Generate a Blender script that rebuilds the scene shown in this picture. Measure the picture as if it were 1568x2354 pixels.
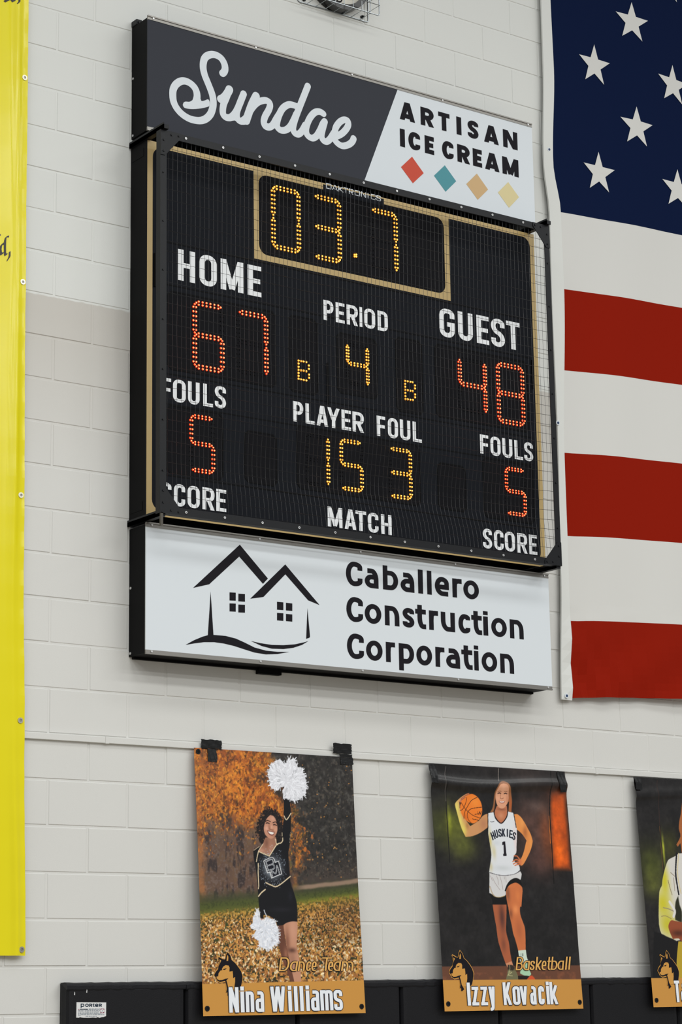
import bpy, bmesh, math, random
import numpy as np
from mathutils import Vector, Matrix
for o in list(bpy.data.objects): bpy.data.objects.remove(o)
random.seed(7); C = bpy.context.scene.collection
# ------------------------------------------------------------------ camera
# focal length in pixels of the 1568x2354 frame, yaw, pitch, roll, position
CAM = [5086.618715, 0.631191, 0.217713, -0.016162, -4.921974, -8.682279, 1.86632]
f_, yaw, pitch, roll, cx, cy, cz = CAM
fw = Vector((math.sin(yaw)*math.cos(pitch), math.cos(yaw)*math.cos(pitch), math.sin(pitch)))
r0 = Vector((math.cos(yaw), -math.sin(yaw), 0)); u0 = r0.cross(fw)
rt = math.cos(roll)*r0 + math.sin(roll)*u0; up = -math.sin(roll)*r0 + math.cos(roll)*u0
cd = bpy.data.cameras.new('camera'); cam = bpy.data.objects.new('camera', cd); C.objects.link(cam)
cam.matrix_world = Matrix((( rt.x, up.x, -fw.x, cx), (rt.y, up.y, -fw.y, cy), (rt.z, up.z, -fw.z, cz), (0,0,0,1)))
cd.sensor_fit = 'VERTICAL'; cd.sensor_height = 36; cd.lens = f_*36/2354; cd.clip_end = 100
bpy.context.scene.camera = cam
# ------------------------------------------------------------------ light
sc = bpy.context.scene
sc.view_settings.view_transform = 'Standard'; sc.view_settings.look = 'None'
sc.view_settings.gamma = 1; sc.view_settings.use_curve_mapping = False
sc.view_settings.exposure = 0.0
world = bpy.data.worlds.new('gym_bounce'); sc.world = world; world.use_nodes = True
world.node_tree.nodes['Background'].inputs[0].default_value = (.97, .99, 1.0, 1)
world.node_tree.nodes['Background'].inputs[1].default_value = .41
def lamp(x, y, z, sx, sy, power, col=(.985,1,.985)):
    d = bpy.data.lights.new('high_bay_light', 'AREA'); d.shape = 'RECTANGLE'; d.size = sx; d.size_y = sy
    d.energy = power; d.color = col
    o = bpy.data.objects.new('high_bay_light', d); C.objects.link(o); o.location = (x, y, z)
    return o
for x in (-10, -5.5, -1, 3.5, 8):                       # four rows of high-bay fixtures along the gym
    for y, pw in ((-4.5, 66), (-9, 160), (-13.5, 212), (-18, 238)): lamp(x, y, 9.4, 3.0, 1.2, pw)
# ------------------------------------------------------------------ helpers
def lin(c):
    c = c/255.0
    return c/12.92 if c <= .04045 else ((c+.055)/1.055)**2.4
def rgb(*c): return (lin(c[0]), lin(c[1]), lin(c[2]), 1)
MATS = {}
def mat(name, col, rough=.6, spec=.4, metal=0., bump=0., bscale=200., emit=0., coat=0., vary=0.):
    if name in MATS: return MATS[name]
    m = bpy.data.materials.new(name); m.use_nodes = True; nt = m.node_tree; b = nt.nodes['Principled BSDF']
    b.inputs['Base Color'].default_value = col; b.inputs['Roughness'].default_value = rough
    b.inputs['Specular IOR Level'].default_value = spec; b.inputs['Metallic'].default_value = metal
    if coat: b.inputs['Coat Weight'].default_value = coat; b.inputs['Coat Roughness'].default_value = .15
    if emit:
        b.inputs['Emission Color'].default_value = col; b.inputs['Emission Strength'].default_value = emit
    if bump or vary:
        tc = nt.nodes.new('ShaderNodeTexCoord'); n = nt.nodes.new('ShaderNodeTexNoise')
        n.inputs['Scale'].default_value = bscale; n.inputs['Detail'].default_value = 4
        nt.links.new(tc.outputs['Object'], n.inputs['Vector'])
        if bump:
            bp = nt.nodes.new('ShaderNodeBump'); bp.inputs['Strength'].default_value = bump; bp.inputs['Distance'].default_value = .002
            nt.links.new(n.outputs['Fac'], bp.inputs['Height']); nt.links.new(bp.outputs['Normal'], b.inputs['Normal'])
        if vary:
            mx = nt.nodes.new('ShaderNodeMix'); mx.data_type = 'RGBA'
            mx.inputs[6].default_value = tuple(v*(1-vary) for v in col[:3])+(1,); mx.inputs[7].default_value = tuple(min(1,v*(1+vary)) for v in col[:3])+(1,)
            nt.links.new(n.outputs['Fac'], mx.inputs[0]); nt.links.new(mx.outputs[2], b.inputs['Base Color'])
    MATS[name] = m; return m
class MB:
    """collects shapes in world coordinates; build() links them as one mesh object"""
    def __init__(s): s.v = []; s.f = []; s.m = []
    def face(s, pts, m=0):
        i = len(s.v); s.v += [tuple(p) for p in pts]; s.f.append(tuple(range(i, i+len(pts)))); s.m.append(m)
    def box(s, x0, x1, y0, y1, z0, z1, m=0):
        i = len(s.v); s.v += [(x,y,z) for x in (x0,x1) for y in (y0,y1) for z in (z0,z1)]
        for q in ((0,1,3,2),(4,6,7,5),(0,4,5,1),(2,3,7,6),(0,2,6,4),(1,5,7,3)):
            s.f.append(tuple(i+k for k in q)); s.m.append(m)
    def poly(s, pts, y, m=0, back=None):
        """polygon in a plane of constant y (pts x,z); with back= it gets thickness"""
        a = sum(pts[i][0]*pts[(i+1)%len(pts)][1]-pts[(i+1)%len(pts)][0]*pts[i][1] for i in range(len(pts)))
        if a < 0: pts = pts[::-1]
        s.face([(x, y, z) for x, z in pts], m)
        if back is not None:
            n = len(pts)
            s.face([(x, back, z) for x, z in pts[::-1]], m)
            for i in range(n):
                p, q = pts[i], pts[(i+1) % n]
                s.face([(p[0],back,p[1]),(q[0],back,q[1]),(q[0],y,q[1]),(p[0],y,p[1])], m)
    def tube(s, pts, r, n=6, m=0, closed=False):
        pts = [Vector(p) for p in pts]; N = len(pts); base = len(s.v)
        for i, p in enumerate(pts):
            if closed: d = (pts[(i+1)%N]-pts[i-1])
            else: d = pts[min(i+1,N-1)]-pts[max(i-1,0)]
            d.normalize(); a = d.orthogonal() if abs(d.y) > .9 else Vector((0,1,0)).cross(d); a.normalize(); b = d.cross(a)
            for k in range(n):
                t = 2*math.pi*k/n; s.v.append(tuple(p + a*r*math.cos(t) + b*r*math.sin(t)))
        for i in range(N if closed else N-1):
            j = (i+1) % N
            for k in range(n):
                k2 = (k+1) % n
                s.f.append((base+i*n+k, base+i*n+k2, base+j*n+k2, base+j*n+k)); s.m.append(m)
        if not closed:
            s.f.append(tuple(base+k for k in range(n))[::-1]); s.m.append(m)
            s.f.append(tuple(base+(N-1)*n+k for k in range(n))); s.m.append(m)
    def disc(s, x, z, r, y0, y1, n=12, m=0, rin=None):
        """cylinder along y (back y0 to front y1), optional hole"""
        P = [(x+r*math.cos(2*math.pi*k/n), z+r*math.sin(2*math.pi*k/n)) for k in range(n)]
        if rin is None: s.poly(P, y1, m, back=y0); return
        Q = [(x+rin*math.cos(2*math.pi*k/n), z+rin*math.sin(2*math.pi*k/n)) for k in range(n)]
        for k in range(n):
            a, b, c, d = P[k], P[(k+1)%n], Q[(k+1)%n], Q[k]
            s.face([(a[0],y1,a[1]),(b[0],y1,b[1]),(c[0],y1,c[1]),(d[0],y1,d[1])], m)
            s.face([(a[0],y0,a[1]),(b[0],y0,b[1]),(b[0],y1,b[1]),(a[0],y1,a[1])], m)
            s.face([(d[0],y1,d[1]),(c[0],y1,c[1]),(c[0],y0,c[1]),(d[0],y0,d[1])], m)
    def build(s, name, mats, parent=None, smooth=False, bevel=0.):
        if not isinstance(mats, (list, tuple)): mats = [mats]
        me = bpy.data.meshes.new(name)
        V = np.array(s.v, float)
        if parent is not None: org = WORLD[parent.name]
        else: org = Vector(((V[:,0].min()+V[:,0].max())/2, V[:,1].max(), V[:,2].min()))
        me.from_pydata([tuple(p) for p in (V-np.array(org))], [], s.f)
        for q in mats: me.materials.append(q)
        me.polygons.foreach_set('material_index', s.m)
        if smooth: me.polygons.foreach_set('use_smooth', [True]*len(s.f))
        me.update()
        o = bpy.data.objects.new(name, me); C.objects.link(o)
        if parent is not None: o.parent = parent
        else: o.location = org
        WORLD[o.name] = Vector(org)
        if bevel:
            md = o.modifiers.new('edge', 'BEVEL'); md.width = bevel; md.segments = 2; md.limit_method = 'ANGLE'
        return o
WORLD = {}
def thing(name, label, cat, loc, group=None):
    o = bpy.data.objects.new(name, None); C.objects.link(o); o.location = loc; o.empty_display_size = .1
    o['label'] = label; o['category'] = cat
    if group: o['group'] = group
    WORLD[o.name] = Vector(loc); return o
def tag(o, label, cat, group=None):
    o['label'] = label; o['category'] = cat
    if group: o['group'] = group
    return o
def struct(o): o['kind'] = 'structure'; return o
# ------------------------------------------------------------------ lettering: stroked skeleton glyphs
def corner(a, b, c, r, n=8):
    """rounded corner at b of the path a-b-c"""
    ax, ay = a[0]-b[0], a[1]-b[1]; bx, by = c[0]-b[0], c[1]-b[1]
    la, lb = math.hypot(ax,ay), math.hypot(bx,by)
    if r <= 0 or la < 1e-9 or lb < 1e-9: return [b[:2]]
    ta, tb = min(r, la/2), min(r, lb/2)
    p0 = (b[0]+ax/la*ta, b[1]+ay/la*ta); p3 = (b[0]+bx/lb*tb, b[1]+by/lb*tb)
    k = .5523
    p1 = (p0[0]+(b[0]-p0[0])*k, p0[1]+(b[1]-p0[1])*k); p2 = (p3[0]+(b[0]-p3[0])*k, p3[1]+(b[1]-p3[1])*k)
    out = []
    for i in range(n+1):
        t = i/n; s = 1-t
        out.append((s**3*p0[0]+3*s*s*t*p1[0]+3*s*t*t*p2[0]+t**3*p3[0], s**3*p0[1]+3*s*s*t*p1[1]+3*s*t*t*p2[1]+t**3*p3[1]))
    return out
def path(nodes, r, closed=False):
    """nodes (x,y) plain or (x,y,1) rounded"""
    out = []; N = len(nodes)
    for i, p in enumerate(nodes):
        if len(p) == 2 or (not closed and i in (0, N-1)): out.append(p[:2])
        else: out += corner(nodes[i-1], p, nodes[(i+1)%N], r*p[2])
    return (out, closed)
def glyph(ch, W, H, wx, wy, r, xh=.74):
    if r < 0: r = -r*W
    x0, x1, y0, y1 = wx/2, W-wx/2, wy/2, H-wy/2; ym = H*.5; xm = W/2
    X = H*xh; yx = X-wy/2; P = lambda *n, closed=False: path(list(n), r, closed)
    S_ = lambda a, b: ([a, b], False)
    up_ = {
     'H': lambda: [S_((x0,0),(x0,H)), S_((x1,0),(x1,H)), S_((x0,ym),(x1,ym))],
     'O': lambda: [P((x0,y0,1),(x1,y0,1),(x1,y1,1),(x0,y1,1),closed=True)],
     'M': lambda: [S_((x0,0),(x0,H)), S_((x1,0),(x1,H)), S_((x0,H*1.02),(xm,H*.06)), S_((x1,H*1.02),(xm,H*.06))],
     'E': lambda: [S_((x0,0),(x0,H)), S_((x0,y1),(W,y1)), S_((x0,ym),(W*.92,ym)), S_((x0,y0),(W,y0))],
     'F': lambda: [S_((x0,0),(x0,H)), S_((x0,y1),(W,y1)), S_((x0,ym*.98),(W*.94,ym*.98))],
     'L': lambda: [S_((x0,0),(x0,H)), S_((x0,y0),(W,y0))],
     'I': lambda: [S_((xm,0),(xm,H))],
     'T': lambda: [S_((0,y1),(W,y1)), S_((xm,0),(xm,H))],
     'P': lambda: [S_((x0,0),(x0,H)), P((x0,y1),(x1,y1,1),(x1,H*.44,1),(x0,H*.44))],
     'R': lambda: [S_((x0,0),(x0,H)), P((x0,y1),(x1,y1,1),(x1,H*.46,1),(x0,H*.46)), S_((xm-wx*.1,H*.5),(x1+wx*.05,-H*.04))],
     'B': lambda: [S_((x0,0),(x0,H)), P((x0,y1),(x1,y1,1),(x1,H*.52,1),(x0,H*.52)), P((x0,H*.52),(x1,H*.52,1),(x1,y0,1),(x0,y0))],
     'D': lambda: [S_((x0,0),(x0,H)), P((x0,y1),(x1,y1,1),(x1,y0,1),(x0,y0))],
     'G': lambda: [P((x1,H*.68),(x1,y1,1),(x0,y1,1),(x0,y0,1),(x1,y0,1),(x1,H*.46),(xm,H*.46))],
     'C': lambda: [P((x1,H*.66),(x1,y1,1),(x0,y1,1),(x0,y0,1),(x1,y0,1),(x1,H*.34))],
     'S': lambda: [P((x1,H*.70),(x1,y1,1),(x0,y1,1),(x0,H*.56,1),(x1,H*.44,1),(x1,y0,1),(x0,y0,1),(x0,H*.30))],
     'U': lambda: [P((x0,H),(x0,y0,1),(x1,y0,1),(x1,H))],
     'Y': lambda: [S_((x0*.9,H*1.05),(xm,H*.36)), S_((W-x0*.9,H*1.05),(xm,H*.36)), S_((xm,H*.42),(xm,0))],
     'A': lambda: [S_((x0*.85,-H*.05),(xm,H*1.05)), S_((W-x0*.85,-H*.05),(xm,H*1.05)), S_((W*.24,H*.24),(W*.76,H*.24))],
     'N': lambda: [S_((x0,0),(x0,H)), S_((x1,0),(x1,H)), S_((x0,H*1.03),(x1,-H*.03))],
     'K': lambda: [S_((x0,0),(x0,H)), S_((x0+wx*.2,H*.34),(x1,H*1.04)), S_((x0+wx*.55,H*.56),(x1+wx*.05,-H*.04))],
     'W': lambda: [S_((x0*.8,H*1.04),(W*.27,-H*.04)), S_((W*.27,-H*.04),(xm,H*1.04)), S_((xm,H*1.04),(W*.73,-H*.04)), S_((W*.73,-H*.04),(W-x0*.8,H*1.04))],
     'a': lambda: [P((x0+W*.03,yx),(x1,yx,1),(x1,0)), P((x1,X*.57),(x0,X*.57,1),(x0,y0,1),(x1,y0))],
     'q': lambda: [S_((x1,0),(x1,X)), P((x1,y0),(x0,y0,1),(x0,yx,1),(x1,yx))],
     'b': lambda: [S_((x0,0),(x0,H)), P((x0,y0),(x1,y0,1),(x1,yx,1),(x0,yx))],
     'c': lambda: [P((x1,X*.70),(x1,yx,1),(x0,yx,1),(x0,y0,1),(x1,y0,1),(x1,X*.30))],
     'd': lambda: [S_((x1,0),(x1,H)), P((x1,y0),(x0,y0,1),(x0,yx,1),(x1,yx))],
     'e': lambda: [P((x0,X*.47),(x1,X*.47),(x1,yx,1),(x0,yx,1),(x0,y0,1),(W*.94,y0))],
     'i': lambda: [S_((xm,0),(xm,X)), S_((xm,H*.86),(xm,H*1.02))],
     'l': lambda: [S_((xm,0),(xm,H))],
     'k': lambda: [S_((x0,0),(x0,H)), S_((x0+wx*.2,X*.34),(x1,X*1.04)), S_((x0+wx*.5,X*.62),(x1+wx*.05,-H*.04))],
     'm': lambda: [S_((x0,0),(x0,X)), P((x0,yx),(xm,yx,1),(xm,0)), P((xm,yx),(x1,yx,1),(x1,0))],
     'n': lambda: [S_((x0,0),(x0,X)), P((x0,yx),(x1,yx,1),(x1,0))],
     'o': lambda: [P((x0,y0,1),(x1,y0,1),(x1,yx,1),(x0,yx,1),closed=True)],
     'p': lambda: [S_((x0,-H*.28),(x0,X)), P((x0,y0),(x1,y0,1),(x1,yx,1),(x0,yx))],
     'r': lambda: [S_((x0,0),(x0,X)), P((x0,X*.5),(x0+W*.05,yx,1),(W,yx))],
     's': lambda: [P((x1,X*.70),(x1,yx,1),(x0,yx,1),(x0,X*.56,1),(x1,X*.44,1),(x1,y0,1),(x0,y0,1),(x0,X*.30))],
     't': lambda: [P((W*.42,H*.98),(W*.42,y0,1),(W,y0)), S_((0,yx),(W,yx))],
     'u': lambda: [P((x0,X),(x0,y0,1),(x1,y0,1)), S_((x1,0),(x1,X))],
     'v': lambda: [S_((x0*.85,X*1.04),(xm,-H*.03)), S_((W-x0*.85,X*1.04),(xm,-H*.03))],
     'y': lambda: [S_((x0*.85,X*1.04),(xm+wx*.15,-H*.03)), P((W-x0*.85,X*1.04),(xm+wx*.1,-H*.17,1),(W*.12,-H*.17))],
     'z': lambda: [S_((W*.03,yx),(W,yx)), S_((0,y0),(W,y0)), S_((W-wx*.5,X),(wx*.5,0))],
    }
    top = X if ch in 'acemnopqrsuvxyzw' else H
    bot = -H*.29 if ch in 'py' else 0
    return up_[ch](), bot, (H*1.02 if ch == 'i' else top)
def stroke(pts, closed, wx, wy, cap=0.):
    """quads along a centre line drawn with an elliptical pen wx by wy"""
    q = []
    for p in pts:
        t = (p[0]*2/wx, p[1]*2/wy)
        if not q or math.hypot(t[0]-q[-1][0], t[1]-q[-1][1]) > 1e-4: q.append(t)
    if closed and math.hypot(q[0][0]-q[-1][0], q[0][1]-q[-1][1]) < 1e-4: q.pop()
    N = len(q)
    if N < 2: return []
    def nrm(a, b):
        l = math.hypot(b[0]-a[0], b[1]-a[1]); return (-(b[1]-a[1])/l, (b[0]-a[0])/l)
    L_, R_ = [], []
    for i in range(N):
        n1 = nrm(q[i-1], q[i]) if (i > 0 or closed) else None
        n2 = nrm(q[i], q[(i+1)%N]) if (i < N-1 or closed) else None
        if n1 is None: m = n2
        elif n2 is None: m = n1
        else:
            sx, sy = n1[0]+n2[0], n1[1]+n2[1]; d = 1+n1[0]*n2[0]+n1[1]*n2[1]
            m = (sx/d, sy/d) if d > .25 else n2
        L_.append((q[i][0]+m[0], q[i][1]+m[1])); R_.append((q[i][0]-m[0], q[i][1]-m[1]))
    sc_ = lambda p: (p[0]*wx/2, p[1]*wy/2)
    out = [[sc_(R_[i]), sc_(R_[(i+1)%N]), sc_(L_[(i+1)%N]), sc_(L_[i])] for i in range(N if closed else N-1)]
    if cap and not closed:
        for c in (q[0], q[-1]): out.append([sc_((c[0]+cap*math.cos(2*math.pi*k/16), c[1]+cap*math.sin(2*math.pi*k/16))) for k in range(16)])
    return out
def clip(poly, lo, hi, ax):
    for s, lim in ((1, lo), (-1, -hi)):
        out = []
        for i in range(len(poly)):
            a, b = poly[i-1], poly[i]; da, db = s*a[ax]-lim, s*b[ax]-lim
            if (da >= 0) != (db >= 0):
                t = da/(da-db); out.append((a[0]+(b[0]-a[0])*t, a[1]+(b[1]-a[1])*t))
            if db >= 0: out.append(b)
        poly = out
        if len(poly) < 3: return []
    return poly
def letter_polys(ch, W, H, wx, wy, r, xh=.74, grow=0., cap=0.):
    wx_ = min(wx*(1.08 if ch in 'Iil' else 1), W)
    st, b, t = glyph(ch, W, H, wx_, wy, r, xh)
    out = []
    for pts, cl in st:
        for q in stroke(pts, cl, wx_+2*grow, wy+2*grow, cap):
            q = clip(q, b-grow, t+grow, 1)
            if q: q = clip(q, -grow, W+grow, 0)
            if q: out.append(q)
    return out
def word(T, i, j): return dict(T, g=T['g'][i:j])
def text_polys(T, wx, wy, r, xh=.74, grow=0., cap=0., shear=0., flip=1):
    """polygons in the plane's own coordinates from letter extents; flip=-1 when the plane's second axis points down"""
    out = []; g = T['g']; xa, xb = T['b0'][0], T['b1'][0]
    for ch, a, b in g:
        base = T['b0'][1] + (T['b1'][1]-T['b0'][1])*((a+b)/2-xa)/max(1e-6, xb-xa)
        for q in letter_polys(ch, b-a, T['h'], wx, wy, r, xh, grow, cap):
            out.append([(a+x+shear*(y-T['h']*.35), base+flip*y) for x, y in q])
    return union(out)
def smooth_loop(p, n=3):
    """closed outline: soft between corners, corners sharper than 55 degrees stay"""
    N = len(p); hard = []
    for i in range(N):
        a, b, c = p[i-1], p[i], p[(i+1)%N]; t = math.atan2(c[1]-b[1], c[0]-b[0])-math.atan2(b[1]-a[1], b[0]-a[0])
        if abs((t+math.pi) % (2*math.pi)-math.pi) > .95: hard.append(i)
    if not hard: return smooth_curve(list(p)+[p[0]], n)[:-1]
    out = []
    for i, h in enumerate(hard):
        k = hard[(i+1) % len(hard)]; m = (k-h) % N or N
        out += smooth_curve([p[(h+j) % N] for j in range(m+1)], n)[:-1]
    return out
def smooth_curve(p, n=6, closed=False):
    out = []
    for i in range(len(p)-1):
        a, b, c, d = p[max(i-1,0)], p[i], p[i+1], p[min(i+2,len(p)-1)]
        for k in range(n):
            t = k/n
            out.append(tuple(.5*((2*b[j])+(-a[j]+c[j])*t+(2*a[j]-5*b[j]+4*c[j]-d[j])*t*t+(-a[j]+3*b[j]-3*c[j]+d[j])*t**3) for j in (0,1)))
    out.append(tuple(p[-1])); return out
from mathutils.geometry import delaunay_2d_cdt
def union(polys):
    """overlapping polygons -> triangles of their union"""
    vs, fs = [], []
    for q in polys:
        a = sum(q[i][0]*q[(i+1)%len(q)][1]-q[(i+1)%len(q)][0]*q[i][1] for i in range(len(q)))
        if abs(a) < 1e-9: continue
        if a < 0: q = q[::-1]
        fs.append(list(range(len(vs), len(vs)+len(q)))); vs += [Vector((p[0], p[1])) for p in q]
    es = [(f[i], f[(i+1)%len(f)]) for f in fs for i in range(len(f))]
    v, e, f, ov, oe, of = delaunay_2d_cdt(vs, es, [], 0, 1e-6)
    T = np.array([[(v[i].x, v[i].y) for i in t] for t in f]); c = T.mean(1); ins = np.zeros(len(T), bool)
    for q in fs:
        P = [vs[i] for i in q]; h = np.zeros(len(T), bool)
        for a, b in zip(P, P[1:]+P[:1]):
            if a.y == b.y: continue
            h ^= ((a.y > c[:,1]) != (b.y > c[:,1])) & (c[:,0] < (b.x-a.x)*(c[:,1]-a.y)/(b.y-a.y)+a.x)
        ins |= h
    return [[tuple(p) for p in t] for t in T[ins]]
# ------------------------------------------------------------------ measured tables (metres; x along the wall, z up; poster tables: across, down)
S = {}
S["script_strokes"] = [[[0.6313,6.3329],[0.6415,6.3453],[0.6465,6.363],[0.6417,6.3875],[0.6256,6.4091],[0.6013,6.4195],[0.5729,6.4187],[0.5446,6.4054],[0.5264,6.3844],[0.5191,6.3571],[0.5194,6.3281],[0.5282,6.2975],[0.5441,6.2651],[0.5601,6.2327],[0.5721,6.2029],[0.5768,6.1714],[0.5739,6.1417],[0.5617,6.1063],[0.5395,6.0778],[0.5115,6.0594],[0.4796,6.0514],[0.44,6.0512],[0.4005,6.0635],[0.369,6.0865],[0.3494,6.1176],[0.3446,6.1523],[0.3474,6.1816],[0.3611,6.2082],[0.3848,6.2301],[0.4105,6.2399],[0.4382,6.2376],[0.4641,6.224],[0.4791,6.2024],[0.4831,6.1745],[0.4759,6.1475]],[[0.6205,6.1944],[0.6408,6.2101],[0.6613,6.2387],[0.6716,6.2594]],[[0.6716,6.2594],[0.653,6.2112],[0.6365,6.171],[0.6315,6.1335],[0.6383,6.1133],[0.6565,6.1066],[0.6809,6.1159],[0.7055,6.1435],[0.7262,6.1848],[0.7554,6.2557]],[[0.7554,6.2557],[0.7262,6.1848],[0.7137,6.1454],[0.7175,6.1171],[0.7379,6.1065],[0.7626,6.1239],[0.775,6.1414]],[[0.8297,6.2624],[0.8002,6.2022],[0.7687,6.1162]],[[0.775,6.1414],[0.8043,6.1921],[0.8377,6.2293],[0.8794,6.2502],[0.9044,6.2488],[0.9126,6.2323],[0.9039,6.2044],[0.8827,6.1664],[0.8741,6.135],[0.8822,6.1148],[0.903,6.113],[0.9239,6.1262]],[[0.8915,6.116],[0.911,6.1166],[0.9307,6.1345],[0.9484,6.1654],[0.9707,6.2013]],[[1.0857,6.2629],[1.0504,6.2662],[1.024,6.2611],[0.9929,6.2373],[0.9707,6.2013],[0.9549,6.1554],[0.9545,6.1285],[0.974,6.1145],[1.0046,6.1215],[1.0312,6.1441],[1.0537,6.182],[1.0719,6.221]],[[1.1453,6.3906],[1.1084,6.3031],[1.0764,6.2259],[1.058,6.1753],[1.0509,6.139],[1.0616,6.1183],[1.0837,6.1175],[1.1061,6.14],[1.1265,6.1756]],[[1.2395,6.2631],[1.2194,6.2689],[1.1924,6.2614],[1.1652,6.2349],[1.1423,6.1947],[1.1306,6.1533],[1.139,6.1243],[1.1678,6.1153],[1.1948,6.133],[1.2178,6.1693],[1.234,6.2041],[1.2478,6.2236]],[[1.2478,6.2236],[1.2336,6.1768],[1.2262,6.1401],[1.2371,6.1193],[1.2572,6.1168],[1.28,6.1367],[1.3033,6.1731]],[[1.312,6.1548],[1.3486,6.1776],[1.3764,6.2054],[1.3953,6.2372],[1.3912,6.2598],[1.3684,6.2597],[1.3408,6.2403],[1.3175,6.2076],[1.3077,6.1703],[1.3072,6.1428],[1.3249,6.1234],[1.3565,6.1157],[1.3931,6.1301],[1.4187,6.1523],[1.4282,6.1721]]]
S["script_fill"] = [[[0.4013,6.1138],[0.4065,6.1275],[0.4183,6.1346],[0.4401,6.1391],[0.458,6.1534],[0.4648,6.1701],[0.4998,6.1712],[0.5078,6.1594],[0.5238,6.1643],[0.5459,6.1767],[0.5551,6.1662],[0.5542,6.1461],[0.5457,6.138],[0.5077,6.1208],[0.4599,6.1056],[0.4242,6.1002],[0.4076,6.1027]],[[0.6323,6.1264],[0.6606,6.1257],[0.7339,6.1209],[0.783,6.1067],[0.7747,6.0993],[0.746,6.0902],[0.7174,6.0935],[0.7011,6.1024],[0.6604,6.0901]]]
S["divider"] = [[1.7202,6.519],[1.4925,5.951]]
S["diamonds"] = [[[1.8055,6.1562],[1.8803,6.0811],[1.8068,6.0096],[1.7307,6.0825]],[[2.0235,6.156],[2.0978,6.0829],[2.0242,6.0086],[1.9486,6.082]],[[2.2415,6.1564],[2.3161,6.0822],[2.2426,6.0091],[2.1665,6.0819]],[[2.4593,6.1549],[2.5325,6.0841],[2.4589,6.0083],[2.3844,6.0801]]]
S["artisan"] = {"g": [["A",1.7316,1.8303],["R",1.869,1.957],["T",1.9878,2.0646],["I",2.1099,2.1449],["S",2.1877,2.2612],["A",2.3006,2.4012],["N",2.4333,2.5353]], "b0": [1.7316,6.3487], "b1": [2.5353,6.3525], "h": 0.1009}
S["icecream"] = {"g": [["I",1.7284,1.7611],["C",1.7839,1.8617],["E",1.8921,1.9541],["C",2.008,2.0857],["R",2.1111,2.1963],["E",2.2172,2.2803],["A",2.3014,2.3998],["M",2.4221,2.5364]], "b0": [1.7302,6.197], "b1": [2.5364,6.1967], "h": 0.0989}
S["con1"] = {"g": [["C",1.334,1.4336],["a",1.4475,1.5315],["b",1.5587,1.6532],["a",1.6684,1.7544],["l",1.7784,1.8093],["l",1.8354,1.8644],["e",1.8849,1.9748],["r",1.9974,2.0586],["o",2.0685,2.1702]], "b0": [1.334,3.8412], "b1": [2.1702,3.8451], "h": 0.1212}
S["con2"] = {"g": [["C",1.3331,1.4334],["o",1.4435,1.545],["n",1.5665,1.656],["s",1.6769,1.7492],["t",1.7559,1.8231],["r",1.8424,1.9005],["u",1.918,2.008],["c",2.0306,2.1067],["t",2.1146,2.1834],["i",2.1914,2.2245],["o",2.2446,2.3478],["n",2.3682,2.4603]], "b0": [1.3331,3.6646], "b1": [2.4603,3.6667], "h": 0.1225}
S["con3"] = {"g": [["C",1.3331,1.4348],["o",1.4478,1.5479],["r",1.5685,1.6257],["p",1.6483,1.743],["o",1.7573,1.856],["r",1.8772,1.9354],["a",1.9451,2.034],["t",2.0438,2.1148],["i",2.1257,2.1545],["o",2.1744,2.2765],["n",2.2967,2.3879]], "b0": [1.3331,3.4833], "b1": [2.3879,3.4829], "h": 0.1239}
S["house"] = [[[0.4563,3.7434],[0.7164,3.9757],[0.8749,3.8288],[0.8466,3.8003],[0.7128,3.9178],[0.5449,3.7689]],[[0.7731,3.7221],[0.9755,3.9074],[1.1735,3.7285],[1.1068,3.7455],[0.9757,3.8591],[0.8484,3.7375]],[[0.5527,3.7356],[0.5678,3.528],[0.5361,3.5234]],[[0.4153,3.4739],[0.4606,3.499],[0.5077,3.5197],[0.5362,3.5288],[0.571,3.533],[0.6347,3.5336],[0.6907,3.526],[0.7389,3.5116],[0.7955,3.4922],[0.8606,3.4824],[0.9263,3.4821],[0.9942,3.4867],[0.9262,3.4717],[0.8605,3.4646],[0.7953,3.4683],[0.7387,3.4789],[0.6824,3.49],[0.6265,3.497],[0.5709,3.4992],[0.5155,3.4947],[0.4606,3.4842]],[[0.7755,3.5214],[0.8283,3.5154],[0.8938,3.5125],[0.9598,3.5164],[1.0264,3.5259],[1.0768,3.539],[1.1055,3.5483],[1.0682,3.5265],[1.0178,3.5086],[0.9596,3.4978],[0.8936,3.4946],[0.8363,3.5024]],[[1.102,3.7072],[1.1151,3.57],[1.1108,3.5641],[1.0922,3.5577]],[[0.6575,3.7415],[0.6921,3.7434],[0.6919,3.705],[0.6573,3.7031]],[[0.7067,3.74],[0.7439,3.7414],[0.7437,3.705],[0.7064,3.7036]],[[0.6572,3.6894],[0.6918,3.6913],[0.6915,3.6529],[0.657,3.6512]],[[0.7063,3.6885],[0.7436,3.6905],[0.7433,3.6528],[0.706,3.6508]],[[0.9258,3.7218],[0.9623,3.7224],[0.9619,3.6848],[0.9254,3.6836]],[[0.9773,3.7217],[1.014,3.7216],[1.0135,3.6853],[0.9768,3.6848]],[[0.9252,3.6683],[0.9617,3.6695],[0.9612,3.6327],[0.9248,3.6323]],[[0.9766,3.6681],[1.0133,3.6685],[1.0128,3.6337],[0.9762,3.6333]]]
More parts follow.
